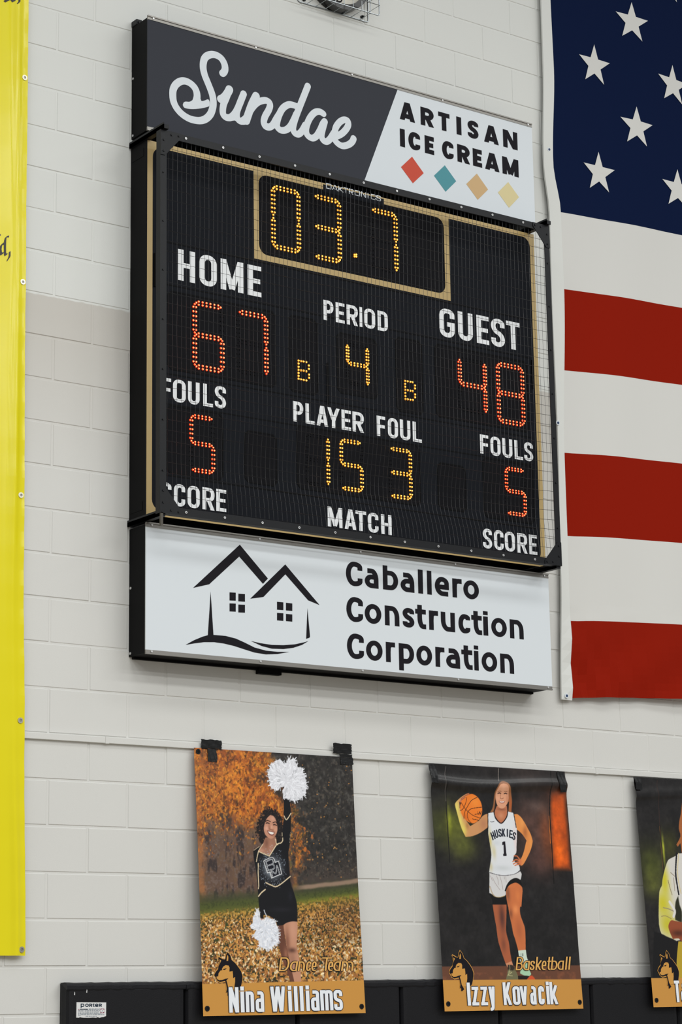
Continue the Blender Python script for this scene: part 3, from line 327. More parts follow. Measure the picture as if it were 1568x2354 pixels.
S["paint2"] = [["b",[62,66,34],[0.0366,0.3074],[0.0603,0.104],0.95],["b",[98,102,36],[0.1445,0.2986],[0.0881,0.1047],0.95],["b",[88,92,38],[0.1823,0.4072],[0.0884,0.0679],0.8],["b",[40,38,34],[0.1056,0.2004],[0.1358,0.0368],0.6],["b",[160,168,44],[0.1036,0.2895],[0.0161,0.0784],0.75],["b",[92,64,56],[0.6577,0.2817],[0.1364,0.1611],0.85],["b",[84,56,50],[0.6751,0.4634],[0.1,0.0907],0.8],["b",[140,74,42],[0.7381,0.333],[0.0431,0.1238],0.75],["b",[130,112,106],[0.6812,0.1891],[0.0646,0.0326],0.3],["p",[204,84,22],[[0.7876,0.1579],[0.8395,0.1176],[0.8862,0.102],[0.8821,0.5043],[0.7697,0.4997]],0.022],["b",[232,104,20],[0.8156,0.417],[0.0506,0.0647],0.6],["b",[150,70,36],[0.8535,0.1225],[0.088,0.0385],0.6],["b",[70,58,54],[0.6136,0.0076],[0.202,0.0655],0.6],["n","mottle"],["l",[14,12,12],[[0.108,0.0262],[0.0921,0.1851],[0.0913,0.3317],[0.0897,0.4875]],0.005,0.0015],["l",[120,118,60],[[0.1025,0.2057],[0.0961,0.3628]],0.002,0.0015],["l",[120,112,108],[[0.1066,0.0104],[0.0905,0.0746],[0.0908,0.1852]],0.002,0.0015],["l",[12,9,8],[[0.8019,0.0042],[0.7744,0.2019],[0.7693,0.3644],[0.7629,0.5789]],0.006,0.0015],["l",[235,130,40],[[0.7668,0.2348],[0.761,0.3754]],0.002,0.0015],["l",[150,140,132],[[0.4504,0.0046],[0.4402,0.0696]],0.003,0.0015],["l",[15,14,14],[[0.456,0.0043],[0.4467,0.0747]],0.003,0.0015],["p",[104,66,48],[[-0.043,0.9924],[0.9326,0.9897],[0.9229,1.0786],[-0.0493,1.0708]],0.003],["n","floor"],["p",[150,96,60],[[0.468,0.0677],[0.4942,0.0769],[0.5114,0.1],[0.5206,0.1264],[0.5247,0.1648],[0.5196,0.1977],[0.5151,0.2245],[0.4844,0.2226],[0.4922,0.1809],[0.4231,0.1777],[0.4149,0.2252],[0.3723,0.2311],[0.394,0.2024],[0.406,0.1547],[0.4132,0.119],[0.4269,0.0947],[0.4441,0.0762]],0.003],["c",[196,140,105],[0.4967,0.0917],[0.0156,0.0179],0.6],["c",[190,90,40],[0.5149,0.186],[0.0097,0.0416],0.7],["p",[36,24,20],[[0.4151,0.1603],[0.4325,0.2009],[0.4212,0.2397],[0.3951,0.2318],[0.4055,0.202]],0.0015],["p",[36,24,20],[[0.4869,0.1752],[0.5046,0.1716],[0.496,0.2222],[0.4802,0.2257]],0.0015],["p",[190,118,84],[[0.4215,0.1955],[0.4872,0.193],[0.488,0.2255],[0.4771,0.2583],[0.4438,0.286],[0.4155,0.2604],[0.4028,0.2315]],0.0015],["c",[215,150,115],[0.4396,0.2478],[0.0232,0.0207],0.7],["c",[140,82,58],[0.4507,0.2121],[0.0309,0.0074],0.8],["p",[220,158,124],[[0.4648,0.0812],[0.4857,0.0847],[0.4995,0.1035],[0.5028,0.1301],[0.5022,0.1568],[0.4922,0.1809],[0.4708,0.2025],[0.451,0.2082],[0.4325,0.2009],[0.4206,0.1837],[0.4166,0.1573],[0.4179,0.1306],[0.4278,0.1065],[0.4429,0.0881]],0.0015],["c",[236,180,150],[0.4648,0.102],[0.0194,0.0149],0.6],["c",[232,170,140],[0.4327,0.1566],[0.0116,0.0119],0.6],["c",[190,120,88],[0.4941,0.1601],[0.0078,0.0297],0.6],["l",[110,66,48],[[0.43,0.1236],[0.4438,0.1201],[0.4532,0.1232]],0.0025,0.0015],["l",[110,66,48],[[0.4725,0.123],[0.4844,0.1196],[0.4937,0.123]],0.0025,0.0015],["l",[52,34,30],[[0.4319,0.1324],[0.4421,0.1299],[0.4512,0.1322]],0.0056,0.0015],["l",[52,34,30],[[0.4736,0.1319],[0.4834,0.1297],[0.4922,0.1317]],0.0056,0.0015],["l",[165,100,75],[[0.4523,0.1322],[0.4476,0.1546]],0.0025,0.0015],["l",[120,66,50],[[0.4475,0.1554],[0.4576,0.1586],[0.4676,0.1546]],0.0025,0.0015],["p",[150,70,58],[[0.4361,0.1701],[0.4564,0.1717],[0.4798,0.169],[0.4691,0.1795],[0.4535,0.1818],[0.4423,0.1784]],0.0015],["p",[245,238,230],[[0.4398,0.1717],[0.4563,0.1729],[0.4769,0.1706],[0.4655,0.1766],[0.4481,0.1773]],0.0015],["p",[206,148,98],[[0.3604,0.2365],[0.325,0.2489],[0.2923,0.2764],[0.237,0.3044],[0.2065,0.2677],[0.1904,0.2362],[0.1777,0.2105],[0.1762,0.1844],[0.2312,0.1559],[0.2419,0.1408],[0.2209,0.1446],[0.1814,0.1667],[0.1513,0.1912],[0.1482,0.2058],[0.1567,0.2375],[0.168,0.2806],[0.1829,0.3236],[0.2023,0.3592],[0.2478,0.3535],[0.3022,0.3344],[0.3541,0.305]],0.0015],["c",[232,222,110],[0.1579,0.2229],[0.0169,0.0582],0.9],["c",[230,216,100],[0.1904,0.3233],[0.0225,0.0378],0.9],["c",[232,218,110],[0.1754,0.2803],[0.015,0.0436],0.9],["c",[170,110,85],[0.3251,0.2899],[0.0267,0.0322],0.5],["c",[160,112,60],[0.2185,0.3021],[0.0113,0.0175],0.6],["p",[238,126,42],[[0.2396,0.1453],[0.2663,0.1427],[0.2955,0.1548],[0.3161,0.1789],[0.323,0.208],[0.3182,0.2404],[0.3006,0.2673],[0.2725,0.2858],[0.2458,0.2896],[0.2132,0.2762],[0.1892,0.2508],[0.1788,0.2192],[0.1853,0.1869],[0.208,0.1627]],0.0015],["c",[246,150,60],[0.2816,0.1832],[0.0304,0.0264],0.6],["c",[200,95,30],[0.2107,0.2617],[0.0226,0.0233],0.6],["l",[28,16,12],[[0.1872,0.1868],[0.2143,0.2208],[0.257,0.2484],[0.3031,0.2614]],0.0028,0.0015],["l",[28,16,12],[[0.2952,0.1577],[0.2559,0.1754],[0.2266,0.2087],[0.2074,0.2356],[0.1989,0.2679]],0.0028,0.0015],["l",[28,16,12],[[0.3212,0.2066],[0.2599,0.2147],[0.2323,0.2289],[0.223,0.2496],[0.2285,0.2727],[0.2459,0.289]],0.0028,0.0015],["l",[28,16,12],[[0.2269,0.1619],[0.2168,0.1915],[0.1954,0.2215],[0.1781,0.228]],0.0028,0.0015],["l",[28,16,12],[[0.1872,0.1868],[0.1782,0.2047],[0.1772,0.2164]],0.0028,0.0015],["l",[40,20,12],[[0.2724,0.2444],[0.2916,0.2413]],0.003,0.0015],["l",[40,20,12],[[0.2926,0.2296],[0.2951,0.2441],[0.3059,0.2291],[0.3065,0.2437],[0.3162,0.2288]],0.003,0.0015],["l",[40,20,12],[[0.2554,0.266],[0.2644,0.2715],[0.274,0.2697],[0.2962,0.2748]],0.003,0.0015],["p",[200,118,80],[[0.1762,0.1844],[0.2007,0.16],[0.2324,0.1412],[0.2432,0.1393],[0.2394,0.1474],[0.2061,0.1627],[0.2213,0.1616],[0.1936,0.1778],[0.1862,0.1898]],0.0015],["l",[120,66,45],[[0.1867,0.1708],[0.2124,0.1552],[0.2377,0.1454]],0.0018,0.0015],["l",[120,66,45],[[0.1901,0.1751],[0.2195,0.1599]],0.0018,0.0015],["p",[228,144,76],[[0.5322,0.2351],[0.5541,0.2333],[0.5771,0.248],[0.5965,0.2722],[0.6178,0.3046],[0.6341,0.333],[0.6424,0.3596],[0.6423,0.3741],[0.6264,0.4116],[0.5978,0.4534],[0.5672,0.489],[0.5507,0.4924],[0.5425,0.465],[0.5567,0.4585],[0.5791,0.4231],[0.5971,0.3774],[0.6035,0.3669],[0.5818,0.3387],[0.5567,0.3189],[0.5412,0.3111]],0.0015],["c",[150,84,50],[0.5971,0.3218],[0.0164,0.0331],0.6],["c",[240,165,90],[0.5826,0.2747],[0.0164,0.0311],0.6],["c",[236,158,80],[0.6294,0.3806],[0.0082,0.0331],0.6],["p",[222,224,228],[[0.3605,0.2351],[0.3958,0.2287],[0.4062,0.2601],[0.4413,0.2856],[0.4788,0.2576],[0.4929,0.2221],[0.5276,0.227],[0.5357,0.2557],[0.5425,0.2967],[0.5409,0.342],[0.5332,0.3936],[0.5285,0.4285],[0.5121,0.4453],[0.5046,0.4679],[0.54,0.4916],[0.5444,0.516],[0.5089,0.5351],[0.4546,0.5433],[0.4014,0.5423],[0.3468,0.5323],[0.342,0.5263],[0.3578,0.4694],[0.3632,0.4388],[0.3607,0.4085],[0.3564,0.3679],[0.3526,0.3375],[0.3563,0.2966]],0.0015],["c",[210,190,110],[0.3618,0.3678],[0.0119,0.0529],0.85],["c",[205,190,130],[0.3828,0.4282],[0.0133,0.0366],0.6],["c",[232,208,206],[0.5281,0.3629],[0.0108,0.072],0.8],["c",[190,195,196],[0.4312,0.5083],[0.0589,0.0142],0.5],["c",[200,185,130],[0.3546,0.5038],[0.0133,0.0243],0.6],["c",[196,200,204],[0.4056,0.3828],[0.024,0.0143],0.4],["p",[190,112,76],[[0.4416,0.2825],[0.4095,0.2539],[0.4041,0.2253],[0.4848,0.2224],[0.4792,0.2535]],0.0015],["c",[214,150,114],[0.4451,0.2444],[0.0216,0.0186],0.7],["l",[36,22,26],[[0.3994,0.2234],[0.4027,0.2459],[0.4112,0.2641],[0.4415,0.2831],[0.4701,0.2641],[0.4856,0.243],[0.491,0.2201]],0.0062,0.0015],["l",[28,18,22],[[0.3584,0.2352],[0.3524,0.313]],0.0048,0.0015],["l",[28,18,22],[[0.5303,0.2269],[0.5351,0.2619],[0.54,0.3009]],0.0052,0.0015],["l",[30,34,44],[[0.3722,0.2767],[0.3805,0.279],[0.3963,0.2754]],0.003,0.0015],["p",[24,20,28],[[0.4406,0.3788],[0.449,0.3748],[0.4603,0.3745],[0.4624,0.4323],[0.464,0.4353],[0.4628,0.4475],[0.4408,0.4481],[0.4413,0.4369],[0.4456,0.4337],[0.4474,0.3918],[0.4393,0.3931]],0.0015],["p",[212,210,210],[[0.3428,0.5324],[0.3465,0.5347],[0.4012,0.5443],[0.4544,0.5453],[0.5087,0.5367],[0.5451,0.5221],[0.5532,0.5362],[0.5437,0.5649],[0.5229,0.5572],[0.5014,0.5576],[0.4734,0.5703],[0.4529,0.5889],[0.44,0.6133],[0.4406,0.6355],[0.4316,0.6458],[0.3963,0.6543],[0.3701,0.6527],[0.3527,0.6409],[0.3336,0.6331]],0.0015],["l",[96,92,100],[[0.3442,0.5313],[0.4013,0.5437],[0.4544,0.5447],[0.5088,0.5361],[0.5425,0.5212]],0.0022,0.0015],["l",[150,134,132],[[0.3479,0.5484],[0.3589,0.5724]],0.0022,0.0015],["l",[150,134,132],[[0.3877,0.5476],[0.3964,0.5676],[0.3968,0.5919]],0.0022,0.0015],["l",[150,134,132],[[0.4089,0.5472],[0.4192,0.5794],[0.4238,0.6156]],0.0022,0.0015],["l",[150,134,132],[[0.4381,0.5487],[0.4394,0.5628]],0.0022,0.0015],["l",[150,134,132],[[0.4488,0.5485],[0.4486,0.5788]],0.0022,0.0015],["l",[150,134,132],[[0.3604,0.5562],[0.3764,0.5842],[0.405,0.6179]],0.0022,0.0015],["l",[150,134,132],[[0.3432,0.6008],[0.3534,0.6328],[0.3702,0.6507]],0.0022,0.0015],["l",[200,170,110],[[0.3384,0.6009],[0.3485,0.6289],[0.3651,0.6487],[0.3964,0.6539],[0.4316,0.6458]],0.0028,0.0015],["p",[14,11,11],[[0.4467,0.5991],[0.4734,0.5703],[0.5013,0.5586],[0.5229,0.5572],[0.5448,0.5669],[0.5504,0.6014],[0.5459,0.5974],[0.5257,0.5836],[0.5046,0.5799],[0.477,0.5885],[0.4571,0.6009],[0.4444,0.6234],[0.4339,0.6215]],0.0015],["p",[12,11,12],[[0.332,0.6356],[0.3696,0.6519],[0.3969,0.6557],[0.4364,0.6488],[0.4515,0.6359],[0.4517,0.7223],[0.4406,0.693],[0.3467,0.692],[0.3488,0.6689]],0.0015],["p",[172,94,60],[[0.3495,0.6909],[0.4395,0.6898],[0.4356,0.7308],[0.4303,0.7728],[0.425,0.8147],[0.4289,0.846],[0.437,0.8773],[0.44,0.9189],[0.444,0.9501],[0.4463,0.9688],[0.4054,0.979],[0.3921,0.9438],[0.3771,0.8982],[0.369,0.867],[0.3646,0.8254],[0.362,0.7942],[0.3567,0.763],[0.3522,0.7212]],0.0015],["c",[84,50,44],[0.4045,0.7521],[0.0194,0.069],0.9],["c",[98,58,48],[0.4029,0.8877],[0.0166,0.0374],0.5],["p",[208,116,66],[[0.4446,0.6214],[0.46,0.5989],[0.477,0.5885],[0.5046,0.5799],[0.5257,0.5836],[0.5434,0.5954],[0.5503,0.6075],[0.5473,0.638],[0.536,0.6989],[0.4478,0.6999],[0.4419,0.6496]],0.0015],["p",[204,114,66],[[0.4545,0.6042],[0.5499,0.6026],[0.5506,0.6239],[0.5381,0.6664],[0.528,0.6983],[0.5243,0.7215],[0.5275,0.7468],[0.5386,0.7762],[0.5472,0.8035],[0.5473,0.8455],[0.5417,0.9168],[0.4941,0.9189],[0.486,0.8876],[0.4779,0.8563],[0.4691,0.8312],[0.4644,0.7935],[0.4569,0.7558],[0.4517,0.7223],[0.4475,0.6782],[0.4432,0.6361]],0.0015],["c",[240,150,90],[0.4971,0.7134],[0.0196,0.0253],0.8],["c",[120,70,50],[0.4644,0.7348],[0.0112,0.0252],0.7],["c",[100,64,50],[0.4543,0.6359],[0.014,0.0422],0.6],["c",[160,86,56],[0.5098,0.8142],[0.0251,0.0545],0.5],["c",[232,136,76],[0.5177,0.6456],[0.0168,0.0317],0.5],["p",[206,140,104],[[0.4054,0.979],[0.4464,0.9677],[0.4562,0.9958],[0.4172,0.9998]],0.0015],["p",[112,108,78],[[0.4185,0.9853],[0.4487,0.9875],[0.4611,1.002],[0.4797,1.0395],[0.4778,1.0591],[0.4006,1.0586],[0.4119,1.0266],[0.4197,1.0019]],0.0015],["p",[52,42,34],[[0.4185,0.9853],[0.4487,0.9875],[0.4611,1.002],[0.4517,1.0144],[0.4164,1.0081]],0.0015],["l",[190,186,130],[[0.4307,0.9874],[0.4298,1.0123],[0.4135,1.0391]],0.0025,0.0015],["l",[196,190,140],[[0.418,1.0205],[0.4426,1.0227],[0.4166,1.0349],[0.4438,1.0392]],0.0025,0.0015],["p",[206,220,204],[[0.493,0.9158],[0.5435,0.9126],[0.547,0.9482],[0.5538,0.9649],[0.5047,0.9814],[0.4966,0.9502]],0.0015],["l",[40,50,50],[[0.5096,0.9314],[0.5086,0.9418]],0.003,0.0015],["l",[40,50,50],[[0.5221,0.9314],[0.5211,0.9419]],0.005,0.0015],["p",[168,206,172],[[0.5075,0.9814],[0.5502,0.9732],[0.5576,1.0108],[0.5668,1.0317],[0.5519,1.041],[0.5161,1.0366],[0.4948,1.0271]],0.0015],["p",[30,22,20],[[0.4797,1.0395],[0.5159,1.0387],[0.5546,1.042],[0.578,1.0599],[0.4806,1.0592]],0.0015],["p",[208,84,44],[[0.5333,1.0595],[0.5546,1.042],[0.5717,1.038],[0.5934,1.06]],0.0015],["l",[206,112,70],[[0.553,0.4688],[0.5335,0.4468],[0.5121,0.4453]],0.0058,0.0015],["l",[206,112,70],[[0.5526,0.4729],[0.5265,0.4633],[0.5013,0.4741]],0.0058,0.0015],["l",[206,112,70],[[0.552,0.4791],[0.5279,0.4776],[0.5042,0.4863]],0.0058,0.0015],["l",[206,112,70],[[0.5541,0.4852],[0.535,0.4877],[0.5142,0.4932]],0.0058,0.0015],["b",[214,122,76],[0.5499,0.473],[0.0162,0.0164],1],["l",[120,60,40],[[0.5232,0.4695],[0.5384,0.4661]],0.0015,0.0015],["l",[120,60,40],[[0.5247,0.4828],[0.5371,0.4794]],0.0015,0.0015]]
S["p2_band"] = [[-0.0052,1.0567],[0.8924,1.0589]]
S["huskies"] = [["H",0.3816,0.3478,20],["U",0.4049,0.3375,14],["S",0.4298,0.3315,6],["K",0.4538,0.3295,0],["I",0.4784,0.33,-5],["E",0.5011,0.3354,-11],["S",0.5212,0.3447,-18]]
S["paint3"] = [["b",[74,80,30],[0.0745,0.4643],[0.0986,0.1143],0.9],["b",[96,100,40],[0.0703,0.5594],[0.0718,0.0814],0.7],["b",[70,70,26],[0.2254,0.3508],[0.0616,0.0829],0.8],["b",[170,176,50],[0.1721,0.3798],[0.0084,0.077],0.9],["n","mottle"],["l",[60,40,34],[[0.1742,0.0114],[0.1622,0.0621],[0.1667,0.1175],[0.1609,0.2562]],0.003,0.0015],["l",[18,12,8],[[0.1609,0.2562],[0.1589,0.3939],[0.1604,0.5033]],0.005,0.0015],["l",[130,90,50],[[0.159,0.2563],[0.1558,0.3885],[0.1564,0.4897]],0.0015,0.0015],["p",[168,98,52],[[0.3538,0.1017],[0.328,0.1811],[0.3109,0.2235],[0.3016,0.2655],[0.3079,0.307],[0.2712,0.3523],[0.2814,0.3631],[0.3032,0.3431],[0.309,0.4176],[0.5635,0.4114],[0.595,0.3265],[0.5786,0.2144],[0.5782,0.1297],[0.55,0.0741],[0.4732,0.0575],[0.401,0.0689]],0.0015],["p",[214,152,118],[[0.4698,0.083],[0.5151,0.0982],[0.5306,0.1597],[0.521,0.2305],[0.4818,0.2878],[0.4398,0.3086],[0.4032,0.2902],[0.3793,0.2352],[0.3885,0.1649],[0.4202,0.1019]],0.0015],["l",[60,40,34],[[0.4162,0.1765],[0.4345,0.1716],[0.4496,0.1762]],0.005,0.0015],["l",[60,40,34],[[0.4734,0.1745],[0.4898,0.1696],[0.5069,0.1741]],0.005,0.0015],["l",[100,64,46],[[0.4144,0.1612],[0.4367,0.1547],[0.4537,0.1597]],0.004,0.0015],["l",[100,64,46],[[0.4735,0.159],[0.492,0.1527],[0.5111,0.1576]],0.004,0.0015],["l",[160,98,74],[[0.457,0.1793],[0.4486,0.2132],[0.464,0.2155]],0.003,0.0015],["p",[158,70,62],[[0.4228,0.2449],[0.4527,0.2411],[0.4839,0.2429],[0.4662,0.2575],[0.4501,0.2608],[0.433,0.2572]],0.0015],["p",[240,232,226],[[0.4286,0.2461],[0.4523,0.2445],[0.4778,0.2445],[0.4629,0.2526],[0.4393,0.2533]],0.0015],["p",[216,212,206],[[0.391,0.3824],[0.3086,0.3969],[0.2845,0.3989],[0.2557,0.4134],[0.2236,0.4252],[0.1992,0.4368],[0.1804,0.4646],[0.1604,0.5033],[0.1438,0.5445],[0.1366,0.5719],[0.121,0.5911],[0.1089,0.6277],[0.0905,0.7751],[0.1178,0.8421],[0.1901,0.8661],[0.2523,0.8551],[0.4975,0.8654],[0.6759,0.7711],[0.6947,0.582],[0.6808,0.4535],[0.604,0.4048],[0.4694,0.3803]],0.0015],["c",[206,196,48],[0.159,0.5443],[0.0343,0.0899],1],["c",[206,196,48],[0.1322,0.6669],[0.0569,0.0703],1],["c",[200,190,52],[0.1564,0.7747],[0.0683,0.07],1],["c",[210,205,200],[0.2364,0.4744],[0.023,0.0439],0.6],["l",[214,196,150],[[0.2825,0.399],[0.2617,0.5013],[0.2663,0.5697],[0.2744,0.6106]],0.006,0.0015],["l",[20,20,26],[[0.2671,0.3994],[0.2475,0.5015],[0.2509,0.5699],[0.2564,0.6163]],0.0105,0.0015],["l",[140,124,100],[[0.2099,0.5023],[0.2381,0.5209]],0.004,0.0015],["l",[130,110,80],[[0.1856,0.5438],[0.1957,0.5845],[0.2064,0.6197]],0.004,0.0015],["l",[150,135,110],[[0.2294,0.5293],[0.2283,0.5976]],0.004,0.0015],["p",[38,40,22],[[0.2279,0.6564],[0.2511,0.6256],[0.2559,0.6714],[0.2683,0.7078],[0.2608,0.7657],[0.2136,0.7509],[0.217,0.7083]],0.004],["l",[150,136,112],[[0.1325,0.688],[0.1699,0.6936],[0.2067,0.7054]],0.005,0.0015],["l",[150,134,90],[[0.1141,0.7336],[0.1441,0.7303],[0.1846,0.7451]],0.004,0.0015],["l",[225,222,216],[[0.1831,0.657],[0.2156,0.7023],[0.2032,0.7328]],0.016,0.0015],["p",[16,15,16],[[0.0497,0.8123],[0.1028,0.8241],[0.1431,0.839],[0.1838,0.8509],[0.2201,0.8659],[0.1975,0.9592],[0.1873,1.055],[0.0094,1.0538]],0.003],["p",[186,158,46],[[0.2227,0.8628],[0.3228,0.8656],[0.4264,0.8654],[0.4007,1.0565],[0.1873,1.055],[0.1975,0.9592]],0.0015],["p",[150,76,46],[[0.1576,0.7906],[0.1671,0.7664],[0.1835,0.7536],[0.2005,0.754],[0.2612,0.7627],[0.3953,0.7739],[0.4322,0.8226],[0.3392,0.8716],[0.2482,0.8628],[0.2267,0.8477],[0.1838,0.8509],[0.1717,0.8298]],0.0015],["c",[70,36,24],[0.226,0.8205],[0.0512,0.0182],0.8]]
S["p3_band"] = [[0.0097,1.0519],[0.2238,1.0512]]
S["name1"] = {"g": [["N",0.1383,0.1908],["i",0.1995,0.222],["n",0.2288,0.2736],["a",0.2824,0.3285],["W",0.3656,0.446],["i",0.461,0.4858],["l",0.4929,0.521],["l",0.5259,0.5531],["i",0.5602,0.587],["a",0.5917,0.6389],["m",0.6453,0.7175],["s",0.7225,0.7727]], "b0": [0.1394,1.1967], "b1": [0.7727,1.1947], "h": 0.1123}
S["name2"] = {"g": [["I",0.144,0.1652],["z",0.1727,0.216],["z",0.2288,0.2724],["y",0.2811,0.3202],["K",0.3737,0.4262],["o",0.4339,0.4814],["v",0.482,0.5285],["a",0.5471,0.5873],["c",0.6012,0.6405],["i",0.6538,0.6756],["k",0.6781,0.7305]], "b0": [0.1451,1.1793], "b1": [0.7305,1.1811], "h": 0.1092}
S["name3"] = {"g": [["T",0.1591,0.197],["a",0.2033,0.2478]], "b0": [0.1675,1.1764], "b1": [0.2478,1.1768], "h": 0.1105}
S["cap1"] = {"g": [["D",0.4211,0.4765],["a",0.4814,0.5241],["n",0.529,0.5669],["c",0.5735,0.6017],["e",0.6043,0.6332],["T",0.6599,0.7168],["e",0.7001,0.7286],["a",0.7313,0.7724],["m",0.7785,0.8471]], "b0": [0.4211,1.0144], "b1": [0.8471,1.015], "h": 0.0624}
S["cap2"] = {"g": [["B",0.4696,0.5138],["a",0.5168,0.5577],["s",0.5607,0.5909],["k",0.5982,0.6363],["e",0.6363,0.6668],["t",0.6728,0.6973],["b",0.7003,0.742],["a",0.7432,0.7851],["l",0.7937,0.8098],["l",0.8141,0.8327]], "b0": [0.4696,1.0124], "b1": [0.8327,1.011], "h": 0.0648}
S["emblem_tan"] = [[0.14,0.9237],[0.1568,0.9415],[0.1639,0.9627],[0.1823,0.9761],[0.2004,0.9952],[0.2144,1.0153],[0.2215,1.0376],[0.2164,1.0576],[0.2068,1.0886],[0.1955,1.0974],[0.1413,1.1013],[0.139,1.1211],[0.1323,1.121],[0.133,1.1056],[0.1222,1.1077],[0.127,1.0901],[0.1238,1.0613],[0.0946,1.0651],[0.0762,1.0565],[0.0613,1.0299],[0.07,1.0145],[0.0855,0.9991],[0.0931,0.9792],[0.0864,0.9481],[0.0919,0.9448],[0.1235,0.9604],[0.1313,0.9371]]
S["emblem_black"] = [[[0.1406,0.9282],[0.1541,0.9415],[0.1612,0.9638],[0.1795,0.9773],[0.1976,0.9974],[0.2103,1.0153],[0.217,1.0353],[0.2154,1.0509],[0.2105,1.0687],[0.2042,1.0864],[0.1955,1.0974],[0.1705,1.0827],[0.1755,1.0617],[0.1766,1.0384],[0.1655,1.045],[0.1657,1.0284],[0.1643,1.0128],[0.1466,1.0149],[0.1488,0.9972],[0.1438,0.9883],[0.1277,0.986],[0.114,0.9926],[0.1067,1.0036],[0.1084,1.0081],[0.0984,1.0103],[0.0885,1.0213],[0.0869,1.0279],[0.0851,1.0367],[0.0798,1.0356],[0.0757,1.0378],[0.0793,1.0477],[0.0897,1.0533],[0.1059,1.0523],[0.1223,1.0469],[0.1399,1.0448],[0.1287,1.0536],[0.1334,1.068],[0.1378,1.0902],[0.1415,1.0968],[0.1516,1.1124],[0.139,1.1211],[0.1323,1.121],[0.133,1.1056],[0.1249,1.1077],[0.1297,1.0901],[0.1266,1.0702],[0.1219,1.0558],[0.0948,1.0611],[0.079,1.0543],[0.0729,1.0411],[0.064,1.03],[0.0726,1.0168],[0.0866,1.0036],[0.0884,0.9925],[0.0957,0.9792],[0.0898,0.9615],[0.0904,0.9492],[0.1128,0.9593],[0.1235,0.9615],[0.1277,0.9571],[0.1326,0.9393]],[[0.1121,1.0041],[0.1339,0.9993],[0.1241,1.0071],[0.116,1.007]]]
S["emblem_ear"] = [[[0.0952,0.9604],[0.1044,0.9659],[0.0963,0.9792]],[[0.1401,0.9404],[0.1434,0.9504],[0.1416,0.9671],[0.1326,0.9678],[0.1353,0.9504]]]
S["emblem_at"] = [[0.1405,0.9282],[0.1179,0.9171],[0.1274,0.9126]]
S["sticker"] = [[-0.0848,1.8817],[0.0618,1.8787],[0.0614,1.8202],[0.0542,1.8188],[0.0505,1.8172],[0.0392,1.8164],[0.0293,1.8136],[0.0205,1.8169],[0.0118,1.8142],[-0.0043,1.8155],[-0.0229,1.8145],[-0.0477,1.8152],[-0.0575,1.8159],[-0.0674,1.8182],[-0.0736,1.8159],[-0.0859,1.8164]]
S["sticker_brand"] = {"g": [["p",-0.0654,-0.0469],["o",-0.0432,-0.0252],["R",-0.0234,-0.0072],["t",-0.0054,0.0033],["e",0.0052,0.022],["R",0.0245,0.0407]], "b0": [-0.0654,1.8614], "b1": [0.0407,1.8599], "h": 0.0142}
S["sticker_warn"] = {"g": [["W",-0.0678,-0.0597],["A",-0.0597,-0.0536],["R",-0.053,-0.0474],["N",-0.0468,-0.0418],["I",-0.0412,-0.0394],["N",-0.0387,-0.0338],["G",-0.0332,-0.0282]], "b0": [-0.0678,1.8493], "b1": [-0.0282,1.8484], "h": 0.0045}
S["sticker_tri"] = [[-0.077,1.8483],[-0.0737,1.8541],[-0.0705,1.8482]]
S["sticker_red"] = [[0.0333,1.8531],[0.0524,1.8523],[0.0522,1.8334],[0.0328,1.834]]
S["sticker_lines"] = [[[-0.0245,1.8523],[0.0302,1.8515]],[[-0.0245,1.8488],[0.0302,1.848]],[[-0.0773,1.8457],[0.0302,1.8441]],[[-0.0773,1.841],[0.029,1.8393]],[[-0.0772,1.8364],[0.0291,1.8348]],[[-0.0772,1.8329],[0.0403,1.831]],[[-0.0771,1.8288],[0.0529,1.8268]],[[-0.0771,1.8241],[-0.0644,1.8239]],[[-0.0403,1.8214],[0.0155,1.8205]]]
S["banner_text"] = [[[-0.4776,5.3003],[-0.4701,5.309],[-0.4609,5.3164],[-0.4549,5.3156],[-0.4585,5.3064],[-0.4641,5.3064],[-0.4684,5.3069],[-0.4706,5.2888],[-0.4708,5.2567],[-0.47,5.2329],[-0.4677,5.2277],[-0.461,5.2301],[-0.4643,5.2244],[-0.4768,5.2127],[-0.4806,5.2181],[-0.4823,5.2545],[-0.4816,5.2867]],[[-0.4814,5.2771],[-0.4848,5.2772],[-0.498,5.2627],[-0.5079,5.2464],[-0.5083,5.224],[-0.5039,5.2152],[-0.4971,5.2121],[-0.4805,5.2293],[-0.4809,5.234],[-0.4864,5.2285],[-0.4915,5.2304],[-0.4935,5.2444],[-0.4912,5.2608],[-0.4871,5.2672],[-0.4815,5.2659]],[[-0.456,5.2364],[-0.4471,5.2437],[-0.4472,5.2197],[-0.4513,5.2109],[-0.4653,5.1898],[-0.4676,5.1915],[-0.4597,5.2077],[-0.4562,5.2195]],[[-0.5041,5.3151],[-0.4982,5.3131],[-0.5014,5.3055],[-0.5048,5.3046]],[[-0.4385,6.4835],[-0.4251,6.4957],[-0.4248,6.4773],[-0.4382,6.462],[-0.4436,6.4618],[-0.4344,6.4774]],[[-0.4648,6.506],[-0.4445,6.5115],[-0.4493,6.4761],[-0.4641,6.4669],[-0.4724,6.4778]],[[-0.4848,6.4876],[-0.4724,6.4778],[-0.4977,6.4579],[-0.508,6.4617]]]
S["banner_gr"] = [[-0.391,6.1064],[-0.3819,5.1079],[-0.3735,4.107],[-0.3592,3.0937],[-0.3389,2.106]]
S["banner_edge"] = [[-0.3748,6.5039],[-0.3695,5.6345],[-0.3641,5.0443],[-0.3517,3.7872],[-0.3364,3.0108],[-0.3185,2.0803]]
S["flag_gr"] = [[2.8559,4.8987],[2.8441,3.4155]]
